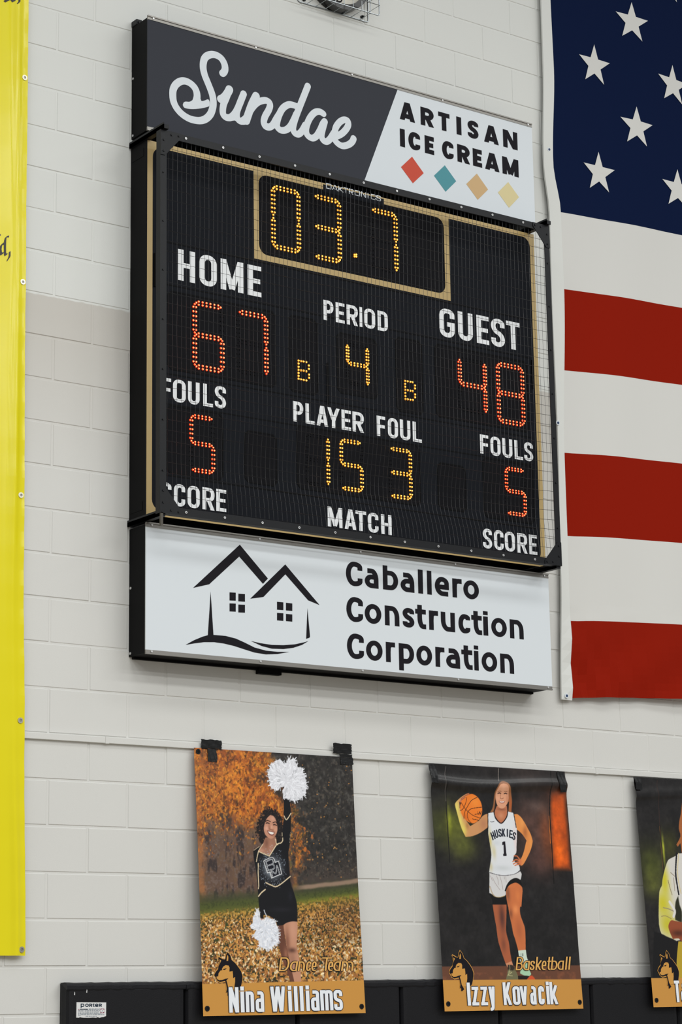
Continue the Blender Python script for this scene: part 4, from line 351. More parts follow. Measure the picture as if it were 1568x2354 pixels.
S["flag_hem_o"] = [[2.8561,7.3679],[2.8537,6.9724],[2.829,6.377],[2.8572,6.0977],[2.8508,5.569],[2.8559,4.8987],[2.8421,4.1141],[2.8126,3.395]]
S["flag_hem_i"] = [[2.9286,7.3873],[2.929,6.991],[2.8903,6.3904],[2.9313,6.1128],[2.9346,5.6639],[2.901,4.7376],[2.9029,4.2794],[2.9012,3.8189],[2.8925,3.4072]]
# ------------------------------------------------------------------ materials
M_black = mat('black_powder_coat', rgb(19,19,20), .45, .35, bump=.15, bscale=400)
M_frame = mat('black_angle_steel', rgb(21,22,25), .42, .22, bump=.15, bscale=300)
M_case = mat('black_cabinet_metal', rgb(8,8,9), .6, .1)
M_alu = mat('aluminium_rail', rgb(140,137,132), .42, .4, .75)
M_screw = mat('zinc_screw', rgb(215,215,215), .35, .5, .6)
M_panel = mat('scoreboard_face', rgb(26,28,33), .6, .05, bump=.06, bscale=500)
M_mod = mat('digit_module_plastic', rgb(22,22,25), .6, .05, bump=.05, bscale=600)
M_gold = mat('gold_vinyl', rgb(184,158,104), .4, .4)
M_white = mat('white_vinyl', rgb(216,222,227), .5, .2)
M_capw = mat('caption_white_vinyl', rgb(240,242,244), .5, .2)
M_char = mat('charcoal_vinyl', rgb(57,59,66), .6, .1)
M_ink = mat('black_vinyl', rgb(29,27,32), .6, .08)
M_led_a = mat('amber_led_core', (1.0,.60,.12,1), .6, .1, emit=2.1); M_led_a2 = mat('amber_led_rim', (1.0,.36,.02,1), .6, .1, emit=.8)
M_led_r = mat('red_led_core', (1.0,.26,.10,1), .6, .1, emit=2.6); M_led_r2 = mat('red_led_rim', (1.0,.045,.008,1), .6, .1, emit=.95)
M_dead = mat('unlit_led', rgb(17,17,19), .5, .15)
M_wire = mat('black_mesh_wire', rgb(30,30,33), .3, .5)
M_tape = mat('black_duct_tape', rgb(15,15,16), .35, .3, bump=.3, bscale=60)
M_pad = mat('black_pad_vinyl', rgb(24,24,27), .45, .2, bump=.35, bscale=260)
M_label = mat('white_label', rgb(222,222,222), .5, .3)
M_navy = mat('navy_print', rgb(28,46,62), .5, .3)
M_grey = mat('grey_print', rgb(150,156,162), .6, .3)
M_wine = mat('wine_red_print', rgb(126,40,72), .5, .3)
M_red = mat('flag_red', rgb(140,27,10), .85, .05, bump=.3, bscale=900)
M_blue = mat('flag_blue', rgb(13,26,58), .85, .05, bump=.3, bscale=900)
M_cloth = mat('flag_white', rgb(214,213,209), .8, .15, bump=.3, bscale=900)
M_yel = mat('yellow_banner_vinyl', rgb(228,214,12), .2, .4, bump=.04, bscale=30)
M_brass = mat('grommet_metal', rgb(190,186,170), .3, .5, 1.)
M_hole = mat('dark_hole', rgb(12,10,9), .7, .2)
M_wirez = mat('zinc_wire', rgb(170,175,178), .3, .5, .9)
M_ochre = mat('ochre_print', rgb(206,148,66), .45, .4)
M_ochre2 = mat('light_ochre_print', rgb(222,168,88), .45, .4)
M_pink = mat('light_print', rgb(232,235,240), .45, .4)
M_dnavy = mat('dark_navy_print', rgb(20,28,46), .45, .4)
def srgb_mat(n, c): return mat(n, rgb(*c), .5, .4)
# wall paint: an upper, cooler coat ends at a block joint
M_wall = bpy.data.materials.new('painted_block'); M_wall.use_nodes = True
nt = M_wall.node_tree; bs = nt.nodes['Principled BSDF']; bs.inputs['Roughness'].default_value = .62; bs.inputs['Specular IOR Level'].default_value = .3
ge = nt.nodes.new('ShaderNodeNewGeometry'); sp = nt.nodes.new('ShaderNodeSeparateXYZ'); nt.links.new(ge.outputs['Position'], sp.inputs[0])
nz = nt.nodes.new('ShaderNodeTexNoise'); nz.inputs['Scale'].default_value = 14; nt.links.new(ge.outputs['Position'], nz.inputs['Vector'])
ad = nt.nodes.new('ShaderNodeMath'); ad.operation = 'MULTIPLY_ADD'; ad.inputs[1].default_value = .03; nt.links.new(nz.outputs['Fac'], ad.inputs[0]); nt.links.new(sp.outputs['Z'], ad.inputs[2])
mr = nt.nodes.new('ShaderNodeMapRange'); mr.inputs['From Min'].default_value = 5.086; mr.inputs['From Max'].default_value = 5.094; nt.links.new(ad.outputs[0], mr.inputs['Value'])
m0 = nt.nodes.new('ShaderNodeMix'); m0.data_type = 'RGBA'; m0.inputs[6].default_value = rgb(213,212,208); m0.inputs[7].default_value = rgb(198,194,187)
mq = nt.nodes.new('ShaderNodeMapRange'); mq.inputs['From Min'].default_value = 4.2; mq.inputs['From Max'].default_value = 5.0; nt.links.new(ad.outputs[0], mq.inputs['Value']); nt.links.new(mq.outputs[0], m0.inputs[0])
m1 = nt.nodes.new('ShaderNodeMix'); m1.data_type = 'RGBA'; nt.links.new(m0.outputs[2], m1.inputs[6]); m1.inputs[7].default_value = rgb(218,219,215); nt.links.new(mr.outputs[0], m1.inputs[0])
n2 = nt.nodes.new('ShaderNodeTexNoise'); n2.inputs['Scale'].default_value = 1.6; n2.inputs['Detail'].default_value = 3; nt.links.new(ge.outputs['Position'], n2.inputs['Vector'])
m2 = nt.nodes.new('ShaderNodeMix'); m2.data_type = 'RGBA'; m2.blend_type = 'MULTIPLY'; m2.inputs[0].default_value = 1
rp = nt.nodes.new('ShaderNodeMapRange'); rp.inputs['To Min'].default_value = .96; rp.inputs['To Max'].default_value = 1.02; nt.links.new(n2.outputs['Fac'], rp.inputs['Value'])
nt.links.new(m1.outputs[2], m2.inputs[6]); nt.links.new(rp.outputs[0], m2.inputs[7]); nt.links.new(m2.outputs[2], bs.inputs['Base Color'])
n3 = nt.nodes.new('ShaderNodeTexNoise'); n3.inputs['Scale'].default_value = 260; n3.inputs['Detail'].default_value = 3; nt.links.new(ge.outputs['Position'], n3.inputs['Vector'])
bp = nt.nodes.new('ShaderNodeBump'); bp.inputs['Strength'].default_value = .35; bp.inputs['Distance'].default_value = .0012
nt.links.new(n3.outputs['Fac'], bp.inputs['Height']); nt.links.new(bp.outputs['Normal'], bs.inputs['Normal'])
# ------------------------------------------------------------------ wall and floor
BW, BH = .4064, .2032
X0, X1, Z1 = -18, 32, 49                       # blocks: columns from X0 to X1, 49 courses
rw = random.Random(3); b = MB()
b.face([(X0*BW, .0030, 0), (X1*BW, .0030, 0), (X1*BW, .0030, Z1*BH), (X0*BW, .0030, Z1*BH)])
for row in range(Z1):
    off = 0 if row % 2 == 0 else .5
    for col in range(X0, X1):
        xa, xb = (col+off)*BW, (col+off+1)*BW; za, zb = row*BH, (row+1)*BH
        j = lambda: rw.uniform(.0034, .0056)
        y = rw.uniform(-.0008, .0008); i0, i1, i2, i3 = j(), j(), j(), j(); e = .0028
        fr = [(xa+i0+e, y, za+i2+e), (xb-i1-e, y, za+i2+e), (xb-i1-e, y, zb-i3-e), (xa+i0+e, y, zb-i3-e)]
        bk = [(xa+i0, .0031, za+i2), (xb-i1, .0031, za+i2), (xb-i1, .0031, zb-i3), (xa+i0, .0031, zb-i3)]
        b.face(fr)
        for k in range(4): b.face([bk[k], bk[(k+1)%4], fr[(k+1)%4], fr[k]])
b.box(X0*BW, X1*BW, .0035, .25, 0, Z1*BH)
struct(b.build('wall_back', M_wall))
b = MB(); b.box(X0*BW, X1*BW, -16, .25, -.1, 0)
struct(b.build('floor', mat('maple_floor', rgb(140,130,114), .3, .5, vary=.12, bscale=3)))
# painted surface raceway running along a joint
b = MB(); b.box(-3.2, .083, -.016, .004, 3.019, 3.047); b.box(.092, 3.055, -.016, .004, 3.019, 3.047); b.box(3.063, 11, -.016, .004, 3.019, 3.047)
b.box(.078, .097, -.019, .004, 3.0165, 3.049); b.box(3.05, 3.068, -.019, .004, 3.0165, 3.049)
struct(b.build('trim_1', M_wall, bevel=.002))
# ------------------------------------------------------------------ advertising signs
def sign(label, z0, z1, x0, x1):
    t = thing('advertising_sign', label, 'sign', ((x0+x1)/2, 0, z0))
    b = MB(); b.box(x0+.004, x1-.004, -.149, 0, z0+.006, z1-.008); b.build('cabinet', M_case, t)
    b = MB(); b.box(x0, x1, -.156, -.149, z1-.022, z1); b.box(x0, x1, -.160, -.156, z1-.007, z1); b.box(x0, x1, -.158, -.156, z1-.022, z1-.017); b.build('top_rail', M_alu, t)
    b = MB(); b.box(x0, x1, -.156, -.149, z0, z0+.02); b.box(x0, x1, -.160, -.156, z0, z0+.006); b.build('bottom_rail', M_alu, t)
    for k in range(5):
        for zz in (z1-.012, z0+.013):
            b = MB(); xx = x0+.03+(x1-x0-.06)*k/4; b.disc(xx, zz, .0045, -.156, -.161, 10); b.build('screw', M_screw, t)
    for zz in (z0+.02, z0+(z1-z0)*.53):
        b = MB(); yy = -.016
        P = [(yy+.006*math.cos(a*math.pi/5), zz+.006*math.sin(a*math.pi/5)) for a in range(10)]
        b.face([(x0+.0005, p, q) for p, q in P]); b.face([(x0+.006, p, q) for p, q in P[::-1]])
        for a in range(10): b.face([(x0+.006,)+P[a], (x0+.006,)+P[(a+1)%10], (x0+.0005,)+P[(a+1)%10], (x0+.0005,)+P[a]])
        b.build('screw', M_screw, t)
    return t
SX0, SX1 = .203, 2.643
TZ0, TZ1 = 5.938, 6.531
t = sign('upper sign box above the scoreboard, charcoal and white dessert advert with four coloured diamonds', TZ0, TZ1, SX0, SX1)
(d0, d1) = S['divider']
b = MB(); b.poly([(SX0,TZ0+.02),(d1[0],TZ0+.02),(d0[0],TZ1-.022),(SX0,TZ1-.022)], -.1555, back=-.149)
b.build('charcoal_panel', M_char, t)
b = MB(); b.poly([(d1[0],TZ0+.02),(SX1,TZ0+.02),(SX1,TZ1-.022),(d0[0],TZ1-.022)], -.1555, back=-.149)
b.build('white_panel', M_white, t)
b = MB(); qs = [smooth_curve(q+[q[0]], 3)[:-1] for q in S['script_fill']]
for i, st in enumerate(S['script_strokes']):
    w = {0:.0395, 1:.044, 4:.044}.get(i, .0375); qs += stroke(smooth_curve(st), False, w, w*.93, 1.0)
for q in union(qs): b.poly(q, -.1563)
b.build('script_lettering', M_white, t)
for T in (S['artisan'], word(S['icecream'], 0, 3), word(S['icecream'], 3, 8)):
    b = MB()
    for q in text_polys(T, .031, .025, -.5): b.poly(q, -.1563)
    b.build('block_lettering', M_ink, t)
for q, c in zip(S['diamonds'], ((196,62,32),(66,140,150),(200,166,118),(214,200,150))):
    b = MB(); b.poly(q, -.1563); b.build('diamond', srgb_mat('print_%d_%d_%d' % c, c), t)
b = MB(); b.box(.203, .236, -.05, -.0005, 6.524, 6.553); b.disc(.2195, 6.538, .009, -.05, -.056, 12); b.build('mounting_tab', M_frame, t, bevel=.003)
CZ0, CZ1 = 3.416, 4.027
t = sign('lower sign box below the scoreboard, white construction advert with line-drawn houses', CZ0, CZ1, SX0, SX1)
b = MB(); b.box(SX0, SX1, -.1555, -.149, CZ0+.02, CZ1-.022); b.build('white_panel', M_white, t)
for k in (1, 2, 3):
    b = MB()
    for q in text_polys(S['con%d' % k], .0290, .0240, -.62, .80): b.poly(q, -.1563)
    b.build('lettering', M_ink, t)
b = MB()
for q in union(S['house']): b.poly(q, -.1563)
b.build('house_emblem', M_ink, t)
b = MB(); b.box(.905, 1.035, -.03, -.002, CZ0-.022, CZ0+.006); b.build('bracket', M_case, t)
b = MB(); b.box(SX0+.02, SX1-.012, -.02, -.0005, CZ0-.004, CZ0+.006); b.build('wall_rail', M_case, t)
# ------------------------------------------------------------------ scoreboard
FX0, FX1, FZ0, FZ1 = .205, 2.632, 4.061, 5.893
sb = thing('scoreboard', 'black basketball scoreboard with amber and red light digits behind wire mesh', 'scoreboard', ((FX0+FX1)/2, 0, FZ0))
b = MB(); b.box(FX0, FX1, -.146, 0, FZ0, FZ1); b.build('cabinet', M_case, sb)
b = MB(); b.box(FX0, FX1, -.1508, -.146, FZ0, FZ1); b.build('face_panel', M_panel, sb)
def rrect(x0, x1, z0, z1, r, n=6):
    P = []
    for cx_, cz_, a0 in ((x1-r,z1-r,0),(x0+r,z1-r,90),(x0+r,z0+r,180),(x1-r,z0+r,270)):
        for k in range(n+1):
            a = math.radians(a0+90*k/n); P.append((cx_+r*math.cos(a), cz_+r*math.sin(a)))
    return P
def ring(b, o, i, y, m=0, back=None):
    """band between two loops of equal length"""
    n = len(o)
    for k in range(n):
        a, c, d, e = o[k], o[(k+1)%n], i[(k+1)%n], i[k]
        b.face([(a[0],y,a[1]),(c[0],y,c[1]),(d[0],y,d[1]),(e[0],y,e[1])], m)
        if back is not None:
            b.face([(e[0],y,e[1]),(d[0],y,d[1]),(d[0],back,d[1]),(e[0],back,e[1])], m)
            b.face([(a[0],back,a[1]),(c[0],back,c[1]),(c[0],y,c[1]),(a[0],y,a[1])], m)
b = MB(); ring(b, rrect(FX0+.001,FX1-.001,FZ0+.001,FZ1-.001,.001), rrect(FX0+.031,FX1-.031,FZ0+.028,FZ1-.028,.05), -.1516); b.build('gold_border', M_gold, sb)
cb = S['clockbox']; bx0, bx1, bz0 = cb[0][0]+.001, cb[2][0], cb[3][1]; bw_ = .029
b = MB(); inner = rrect(bx0+bw_, bx1-bw_-.004, bz0+.03, FZ1-.036, .05)
outer = rrect(bx0, bx1, bz0, FZ1-.02, .001); ring(b, outer, inner, -.1519)
b.build('clock_border', M_gold, sb)
b = MB(); b.box(bx0+.006, bx1-.006, -.1512, -.1508, bz0+.006, FZ1-.01); b.build('clock_panel', M_mod, sb)
# seams of the face: shallow strips between the caption rows
b = MB()
for z in (5.400, 5.189, 4.752, 4.605, 4.262, 4.106):
    b.box(FX0+.06, FX1-.06, -.1516, -.1508, z-.003, z+.003)
b.build('face_seam', M_case, sb)
def chamfer(x0, x1, z0, z1, c): return [(x0+c,z0),(x1-c,z0),(x1,z0+c),(x1,z1-c),(x1-c,z1),(x0+c,z1),(x0,z1-c),(x0,z0+c)]
for i, (x0, x1, z0, z1) in enumerate(S['panels']):
    b = MB(); c = .022; o = chamfer(x0, x1, z0, z1, c); n_ = chamfer(x0+.006, x1-.006, z0+.006, z1-.006, c)
    ring(b, o, n_, -.1524, 1, back=-.1508); b.poly(n_, -.1513, 0)
    b.build('digit_module', [M_mod, M_case], sb)
def caption(T):
    H = T['h']; big = H > .13
    b = MB(); wx = .0315 if big else .0208; wy = .024 if big else .0165
    for q in text_polys(T, wx, wy, .030 if big else .0205): b.poly(q, -.1526)
    b.build('caption_lettering', M_capw, sb)
for T in S['caps']: caption(T)
b = MB()
for q in text_polys(S['maker'], .0042, .0042, .003): b.poly(q, -.1526)
b.build('maker_lettering', M_white, sb)
b = MB(); b.box(S['maker']['b0'][0]-.02, S['maker']['b1'][0]+.02, -.1523, -.1516, FZ1-.05, FZ1-.008); b.build('maker_plate', M_panel, sb)
def led(b, x, z, r, on=True):
    n = 8; y = -.1535
    ro = [(x+r*math.cos(2*math.pi*k/n), y, z+r*math.sin(2*math.pi*k/n)) for k in range(n)]
    ri = [(x+r*.62*math.cos(2*math.pi*k/n), y-.0035, z+r*.62*math.sin(2*math.pi*k/n)) for k in range(n)]
    for k in range(n): b.face([ro[k], ro[(k+1)%n], ri[(k+1)%n], ri[k]], 1)
    b.face(ri, 0)
SEG = {'0':'abcdef','1':'bc','2':'abged','3':'abgcd','4':'fgbc','5':'afgcd','6':'afgedc','7':'abc','8':'abcdefg'}
def digit(D_, core, rim, color):
    ch, l, r, t_, bt, n = D_; d = .0155 if n == 6 else .0125
    R = .0062 if n == 6 else .0056
    mid = (t_+bt)/2; xl, xr, zt, zb = l+d/2, r-d/2, t_-d/2, bt+d/2
    if n == 6 and r-l < .175 and ch in '37': xl = xr-.1525
    segs = {'a':((xl,zt),(xr,zt)),'g':((xl,mid),(xr,mid)),'d':((xl,zb),(xr,zb)),'f':((xl,mid),(xl,zt)),'b':((xr,mid),(xr,zt)),'e':((xl,zb),(xl,mid)),'c':((xr,zb),(xr,mid))}
    on, off = MB(), MB()
    for k, (p, q) in segs.items():
        L_ = math.hypot(q[0]-p[0], q[1]-p[1]); ux, uz = (q[0]-p[0])/L_, (q[1]-p[1])/L_
        g = .0085; span = L_-2*g; pt = span/(n-1+1.25)
        pts = [(g, 0), (L_-g, 0)] + [(g+.625*pt+i*pt, s*d/2) for i in range(n) for s in (-1, 1)]
        for s, w in pts:
            x, z = p[0]+ux*s-uz*w, p[1]+uz*s+ux*w
            if k in SEG[ch]: led(on, x, z, R)
            else: led(off, x, z, R*.5)
        if off.v: off.build('unlit_segment', [M_dead, M_dead], sb); off = MB()
    o = on.build('digit', [core, rim], sb); o['label'] = '%s lit numeral %s' % (color, ch)
for D_ in S['amber']: digit(D_, M_led_a, M_led_a2, 'amber')
for D_ in S['red']: digit(D_, M_led_r, M_led_r2, 'red')
for pts in S['bonus']:
    b = MB()
    for x, z in pts: led(b, x, z, .0062)
    b.build('bonus_letter', [M_led_a, M_led_a2], sb)['label'] = 'amber lit letter B'
b = MB()
for x, z in S['point']: led(b, x, z, .0062)
b.build('decimal_point', [M_led_a, M_led_a2], sb)
x0, x1, z0, z1 = S['grille']
b = MB()
for i in range(7):
    for k in range(7):
        xx, zz = x0+(x1-x0)*i/6, z0+(z1-z0)*k/6; b.box(xx-.004, xx+.004, -.1517, -.1510, zz-.0045, zz+.0045)
b.build('speaker_grille', M_hole, sb)
for zz in (4.11, 5.84):
    b = MB(); b.box(FX0-.0015, FX0+.004, -.12, -.01, zz-.02, zz+.02); b.build('side_plate', M_case, sb)
# small handle latches on the face
for x, z0_, z1_ in ((.247, 5.165, 5.33), (2.585, 5.02, 5.18), (1.242, 4.74, 4.95)):
    b = MB(); b.box(x-.004, x+.004, -.160, -.1508, z0_, z1_); b.build('latch', M_case, sb)
# ------------------------------------------------------------------ mesh guard in front of the scoreboard
GX0, GX1, GZ0, GZ1, GY = .190, 2.613, 4.042, 5.893, -.296
gd = thing('mesh_guard', 'black steel framed wire mesh guard standing off in front of the scoreboard', 'guard', ((GX0+GX1)/2, 0, GZ0))
w = .035
def angle(name, x0, x1, z0, z1, side):
    b = MB(); b.box(x0, x1, GY, GY+.004, z0, z1)
    s = {'l':(x0,x0+.004,z0,z1),'r':(x1-.004,x1,z0,z1),'t':(x0,x1,z1-.004,z1),'b':(x0,x1,z0,z0+.004)}[side]
    b.box(s[0], s[1], GY+.004, GY+.036, s[2], s[3]); b.build(name, M_frame, gd)
angle('frame_bar', GX0, GX0+w, GZ0, GZ1, 'l'); angle('frame_bar', GX1-w, GX1, GZ0, GZ1, 'r')
angle('frame_bar', GX0+w, GX1-w, GZ1-w, GZ1, 't'); angle('frame_bar', GX0+w, GX1-w, GZ0, GZ0+w, 'b')
for sx, sz in ((0,0),(0,1),(1,0),(1,1)):
    xx = GX0 if sx == 0 else GX1; zz = GZ0 if sz == 0 else GZ1; dx = 1 if sx == 0 else -1; dz = 1 if sz == 0 else -1
    b = MB(); b.poly([(xx,zz),(xx+dx*.115,zz),(xx+dx*.115,zz+dz*.02),(xx+dx*.025,zz+dz*.125),(xx,zz+dz*.125)], GY-.004, back=GY-.0002); b.build('corner_gusset', M_frame, gd)
    for px, pz in ((.017,.105),(.017,.05),(.06,.017),(.1,.014)):
        b = MB(); b.disc(xx+dx*px, zz+dz*pz, .0055, GY-.004, GY-.008, 8); b.build('bolt', M_frame, gd)
for zz, dz in ((GZ1+.001, 1), (4.0295, 1)):
    for xx in (GX0+.004, GX1-.034):
        b = MB(); b.box(xx, xx+.03, -.318 if zz > 5 else -.290, -.002, zz, zz+.020); b.box(xx, xx+.004, -.318 if zz > 5 else -.290, -.002, zz, zz+.029); b.build('stand_off_arm', M_frame, gd)
b = MB(); b.box(GX0+.004, GX0+.016, -.30, -.288, GZ0-.06, GZ0+.004); b.build('locking_pin', mat('worn_steel', rgb(84,80,74), .5, .3, .4), gd)
for xx in [GX0+.14+.21*k for k in range(11)]:
    for zz in (GZ1-.016, GZ0+.017):
        b = MB(); b.disc(xx, zz, .0058, GY, GY-.004, 10, rin=.0028); b.build('screw', M_screw, gd)
for zz in [GZ0+.2+.24*k for k in range(7)]:
    for xx in (GX0+.017, GX1-.017):
        b = MB(); b.disc(xx, zz, .0048, GY, GY-.004, 10); b.build('bolt', M_screw if int(zz*100) % 3 == 0 else M_frame, gd)
def sag(x, z):
    s = min(1, max(0, (x-GX0)/(GX1-GX0))); q = min(1, max(0, (z-GZ0)/(GZ1-GZ0)))
    e = math.sin(math.pi*s)**.6 if 0 < s < 1 else 0
    lowp = .066*math.exp(-((q-.15)/.10)**2)*min(1, q/.12)
    return GY+.010 + e*(.016*math.sin(math.pi*q) + lowp*(.35+.65*s))
b = MB(); r_ = .00095
nx = int((GX1-GX0)/.0254)
for i in range(1, nx):
    x = GX0+.0254*i; jx = random.uniform(-.0012, .0012); P = []
    zs = [GZ0+.01+(GZ1-GZ0-.02)*k/30 for k in range(31)]
    b.tube([(x+jx*math.sin(k), sag(x, z), z) for k, z in enumerate(zs)], r_, 4)
nz_ = int((GZ1-GZ0)/.0508)
for k in range(1, nz_+1):
    z = GZ0+.0508*k-.01
    xs = [GX0+.008+(GX1-GX0-.016)*i/24 for i in range(25)]
    b.tube([(x, sag(x, z)-.0018, z+random.uniform(-.0012, .0012)) for x in xs], r_, 4)
b.build('wire_mesh', M_wire, gd)
# ------------------------------------------------------------------ wall clock in a wire guard
ck = thing('wall_clock', 'round black-rimmed clock with white dial inside the wire cage above the scoreboard', 'clock', (1.44, 0, 6.928))
KX, KZ, KR = 1.44, 7.115, .187
b = MB(); b.disc(KX, KZ, KR, 0, -.062, 48, rin=KR-.03); b.build('rim', mat('black_gloss_plastic', rgb(20,18,18), .25, .5), ck)
b = MB(); b.disc(KX, KZ, KR-.028, -.002, -.040, 48); dl = b.build('dial', mat('clock_dial', rgb(216,212,200), .4, .4), ck)
b = MB()
for k in range(60):
    a = math.radians(6*k); r1, r2 = .168, (.152 if k % 5 == 0 else .160); hw = .003 if k % 5 == 0 else .0012
    ux, uz = math.sin(a), math.cos(a)
    b.poly([(KX+ux*r1-uz*hw,KZ+uz*r1+ux*hw),(KX+ux*r1+uz*hw,KZ+uz*r1-ux*hw),(KX+ux*r2+uz*hw,KZ+uz*r2-ux*hw),(KX+ux*r2-uz*hw,KZ+uz*r2+ux*hw)], -.0405)
b.build('minute_track', M_ink, dl)
b = MB()
for q in stroke(smooth_curve([(.016,.046),(.002,.05),(-.014,.034),(-.019,.012),(-.014,-.006),(.002,-.012),(.017,-.003),(.018,.012),(.006,.022),(-.01,.016),(-.018,.004)]), False, .008, .008, 1): b.poly([(KX-.005+x, KZ-.128+z) for x, z in q], -.0405)
b.build('numeral', M_ink, dl)
for a, L_, w_ in ((100, .09, .006), (205, .13, .0045)):
    b = MB(); a = math.radians(a); ux, uz = math.sin(a), math.cos(a)
    b.poly([(KX-ux*.02-uz*w_,KZ-uz*.02+ux*w_),(KX-ux*.02+uz*w_,KZ-uz*.02-ux*w_),(KX+ux*L_+uz*w_*.6,KZ+uz*L_-ux*w_*.6),(KX+ux*L_-uz*w_*.6,KZ+uz*L_+ux*w_*.6)], -.046, back=-.0445); b.build('hand', M_ink, ck)
WX0, WX1, WZ0, WZ1, WD = 1.197, 1.652, 6.928, 7.383, -.102
wg = thing('wire_guard', 'shiny zinc wire cage bolted to the wall over the round clock', 'guard', ((WX0+WX1)/2, 0, WZ0))
def loop(x0, x1, z0, z1, y): return [(x, y, z) for x, z in rrect(x0, x1, z0, z1, .012, 3)]
b = MB(); b.tube(loop(WX0, WX1, WZ0, WZ1, -.004), .0034, 6, closed=True); b.build('back_ring', M_wirez, wg)
b = MB(); b.tube(loop(WX0, WX1, WZ0, WZ1, WD), .0034, 6, closed=True); b.build('front_ring', M_wirez, wg)
b = MB()
for k in range(1, 8):
    x = WX0+(WX1-WX0)*k/8; z = WZ0+(WZ1-WZ0)*k/8
    b.tube([(x, -.004, WZ0), (x, WD, WZ0), (x, WD, WZ1), (x, -.004, WZ1)], .0022, 5)
    b.tube([(WX0, -.004, z), (WX0, WD-.004, z), (WX1, WD-.004, z), (WX1, -.004, z)], .0022, 5)
b.build('cage_wire', M_wirez, wg)
for x, z in ((WX0+.04, WZ0+.02), (WX1-.04, WZ0+.02), (WX0+.04, WZ1-.02), (WX1-.04, WZ1-.02)):
    b = MB(); b.disc(x, z, .010, 0, -.008, 10); b.disc(x, z, .004, -.008, -.02, 8); b.build('bolt', M_frame, wg)
# ------------------------------------------------------------------ flag
HO, HI = S['flag_hem_o'], S['flag_hem_i']
def edge(tab, z):
    t_ = sorted((p[1], p[0]) for p in tab)
    if z <= t_[0][0]: return t_[0][1]
    if z >= t_[-1][0]: return t_[-1][1]
    for (a, xa), (c, xc) in zip(t_, t_[1:]):
        if a <= z <= c: k = (z-a)/(c-a); k = k*k*(3-2*k); return xa+(xc-xa)*k
def drop(x, z):                                        # the cloth rises a little away from the hoist, sagging between ties
    s = x-2.92; return .052*(1-math.exp(-max(0, s)/.75))/.71 + .006*math.sin(3.1*s+z)*min(1, max(0, s))
def flag_y(x, z):
    s = x-2.9; y = -.034 - .006*math.sin(5.2*s+1.3*z) - .004*math.sin(11*s-2.0*z+1)
    lowk = max(0, 1-(z-3.40)/.5)
    y -= .016*lowk*math.sin(34*s+22*(z-3.4))*math.exp(-s/.4) + .010*lowk*math.sin(9*s-16*(z-3.4)) + .012*lowk*max(0, min(1, s/.3))
    return y
fl = thing('flag', 'large stars and stripes flag hanging flat on the block wall', 'flag', (5.0, 0, 3.40))
ZB = [3.408, 3.821, 4.282, 4.741, 5.204, 5.668, 6.113] + [6.113+.461*k for k in range(1, 8)]
CX1 = 2.93+.305*12; FXE = 11.9
def cloth(name, xa, xb, za, zb, m, dy=0., taut=False):
    b = MB(); nz2 = max(3, int((zb-za)/.04))
    def row(z, i, n):
        l = edge(HI, z) if xa is None else xa; return l+(xb-l)*i/n
    far = [k/30*1.6 for k in range(31)] + [1.6+(k+1)*.35 for k in range(40)]
    for j in range(nz2):
        z0_, z1_ = za+(zb-za)*j/nz2, za+(zb-za)*(j+1)/nz2
        def X(z, k):
            l = edge(HI, z) if xa is None else xa
            return min(xb, l+far[k])
        for k in range(len(far)-1):
            p = [(X(z0_,k),z0_),(X(z0_,k+1),z0_),(X(z1_,k+1),z1_),(X(z1_,k),z1_)]
            if p[1][0]-p[0][0] < 1e-6: break
            b.face([(x, flag_y(x, z)+dy, z+drop(x, z)) for x, z in p])
    return b.build(name, m, fl, smooth=True)
for k in range(13):
    m = M_red if k % 2 == 0 else M_cloth
    cloth('stripe', None if k < 6 else CX1, FXE, ZB[k], ZB[k+1], m)
cloth('canton', None, CX1, ZB[6], ZB[13], M_blue)
def star(cx_, cz_, R):
    P = []
    for k in range(10):
        a = math.radians(90+36*k-2); r = R if k % 2 == 0 else R*.40
        P.append((cx_+r*math.cos(a), cz_+r*math.sin(a)))
    return P
SP = .3265; SQ = .306
for row in range(9):
    n = 6 if row % 2 == 0 else 5
    for col in range(n):
        x = 3.247+SQ*2*col+(SQ if row % 2 else 0); z = 6.389+SP*row
        b = MB(); P = star(x, z, .128); c0 = (x, z)
        for k in range(10):
            q = [c0, P[k], P[(k+1)%10]]; b.face([(a, flag_y(a, c)-.004, c+drop(a, c)) for a, c in q])
        b.build('star', M_cloth, fl)
b = MB()
zs = [3.395+(9.34-3.395)*k/90 for k in range(91)]
for z0_, z1_ in zip(zs, zs[1:]):
    o0, o1, i0, i1 = edge(HO, z0_), edge(HO, z1_), edge(HI, z0_), edge(HI, z1_)
    b.face([(o0,-.036,z0_),(i0,flag_y(i0,z0_)-.003,z0_),(i1,flag_y(i1,z1_)-.003,z1_),(o1,-.036,z1_)])
    b.face([(o0,-.026,z0_),(o0,-.036,z0_),(o1,-.036,z1_),(o1,-.026,z1_)])
o0, i0 = edge(HO, 3.395), edge(HI, 3.395); b.face([(o0,-.026,3.395),(i0,-.026,3.395),(i0,flag_y(i0,3.395)-.003,3.395),(o0,-.036,3.395)])
b.build('header_band', mat('header_canvas', rgb(218,219,215), .7, .2, bump=.25, bscale=500), fl)
for x, z in S['flag_gr']+[[2.868, 6.41+.06], [2.87, 7.9]]:
    b = MB(); b.disc(x, z, .013, -.036, -.041, 14, rin=.006); b.build('grommet', M_white, fl)
    b = MB(); b.disc(x, z, .0068, -.030, -.043, 10); b.build('fixing_bolt', mat('blue_anchor', rgb(24,52,92), .4, .4), fl)
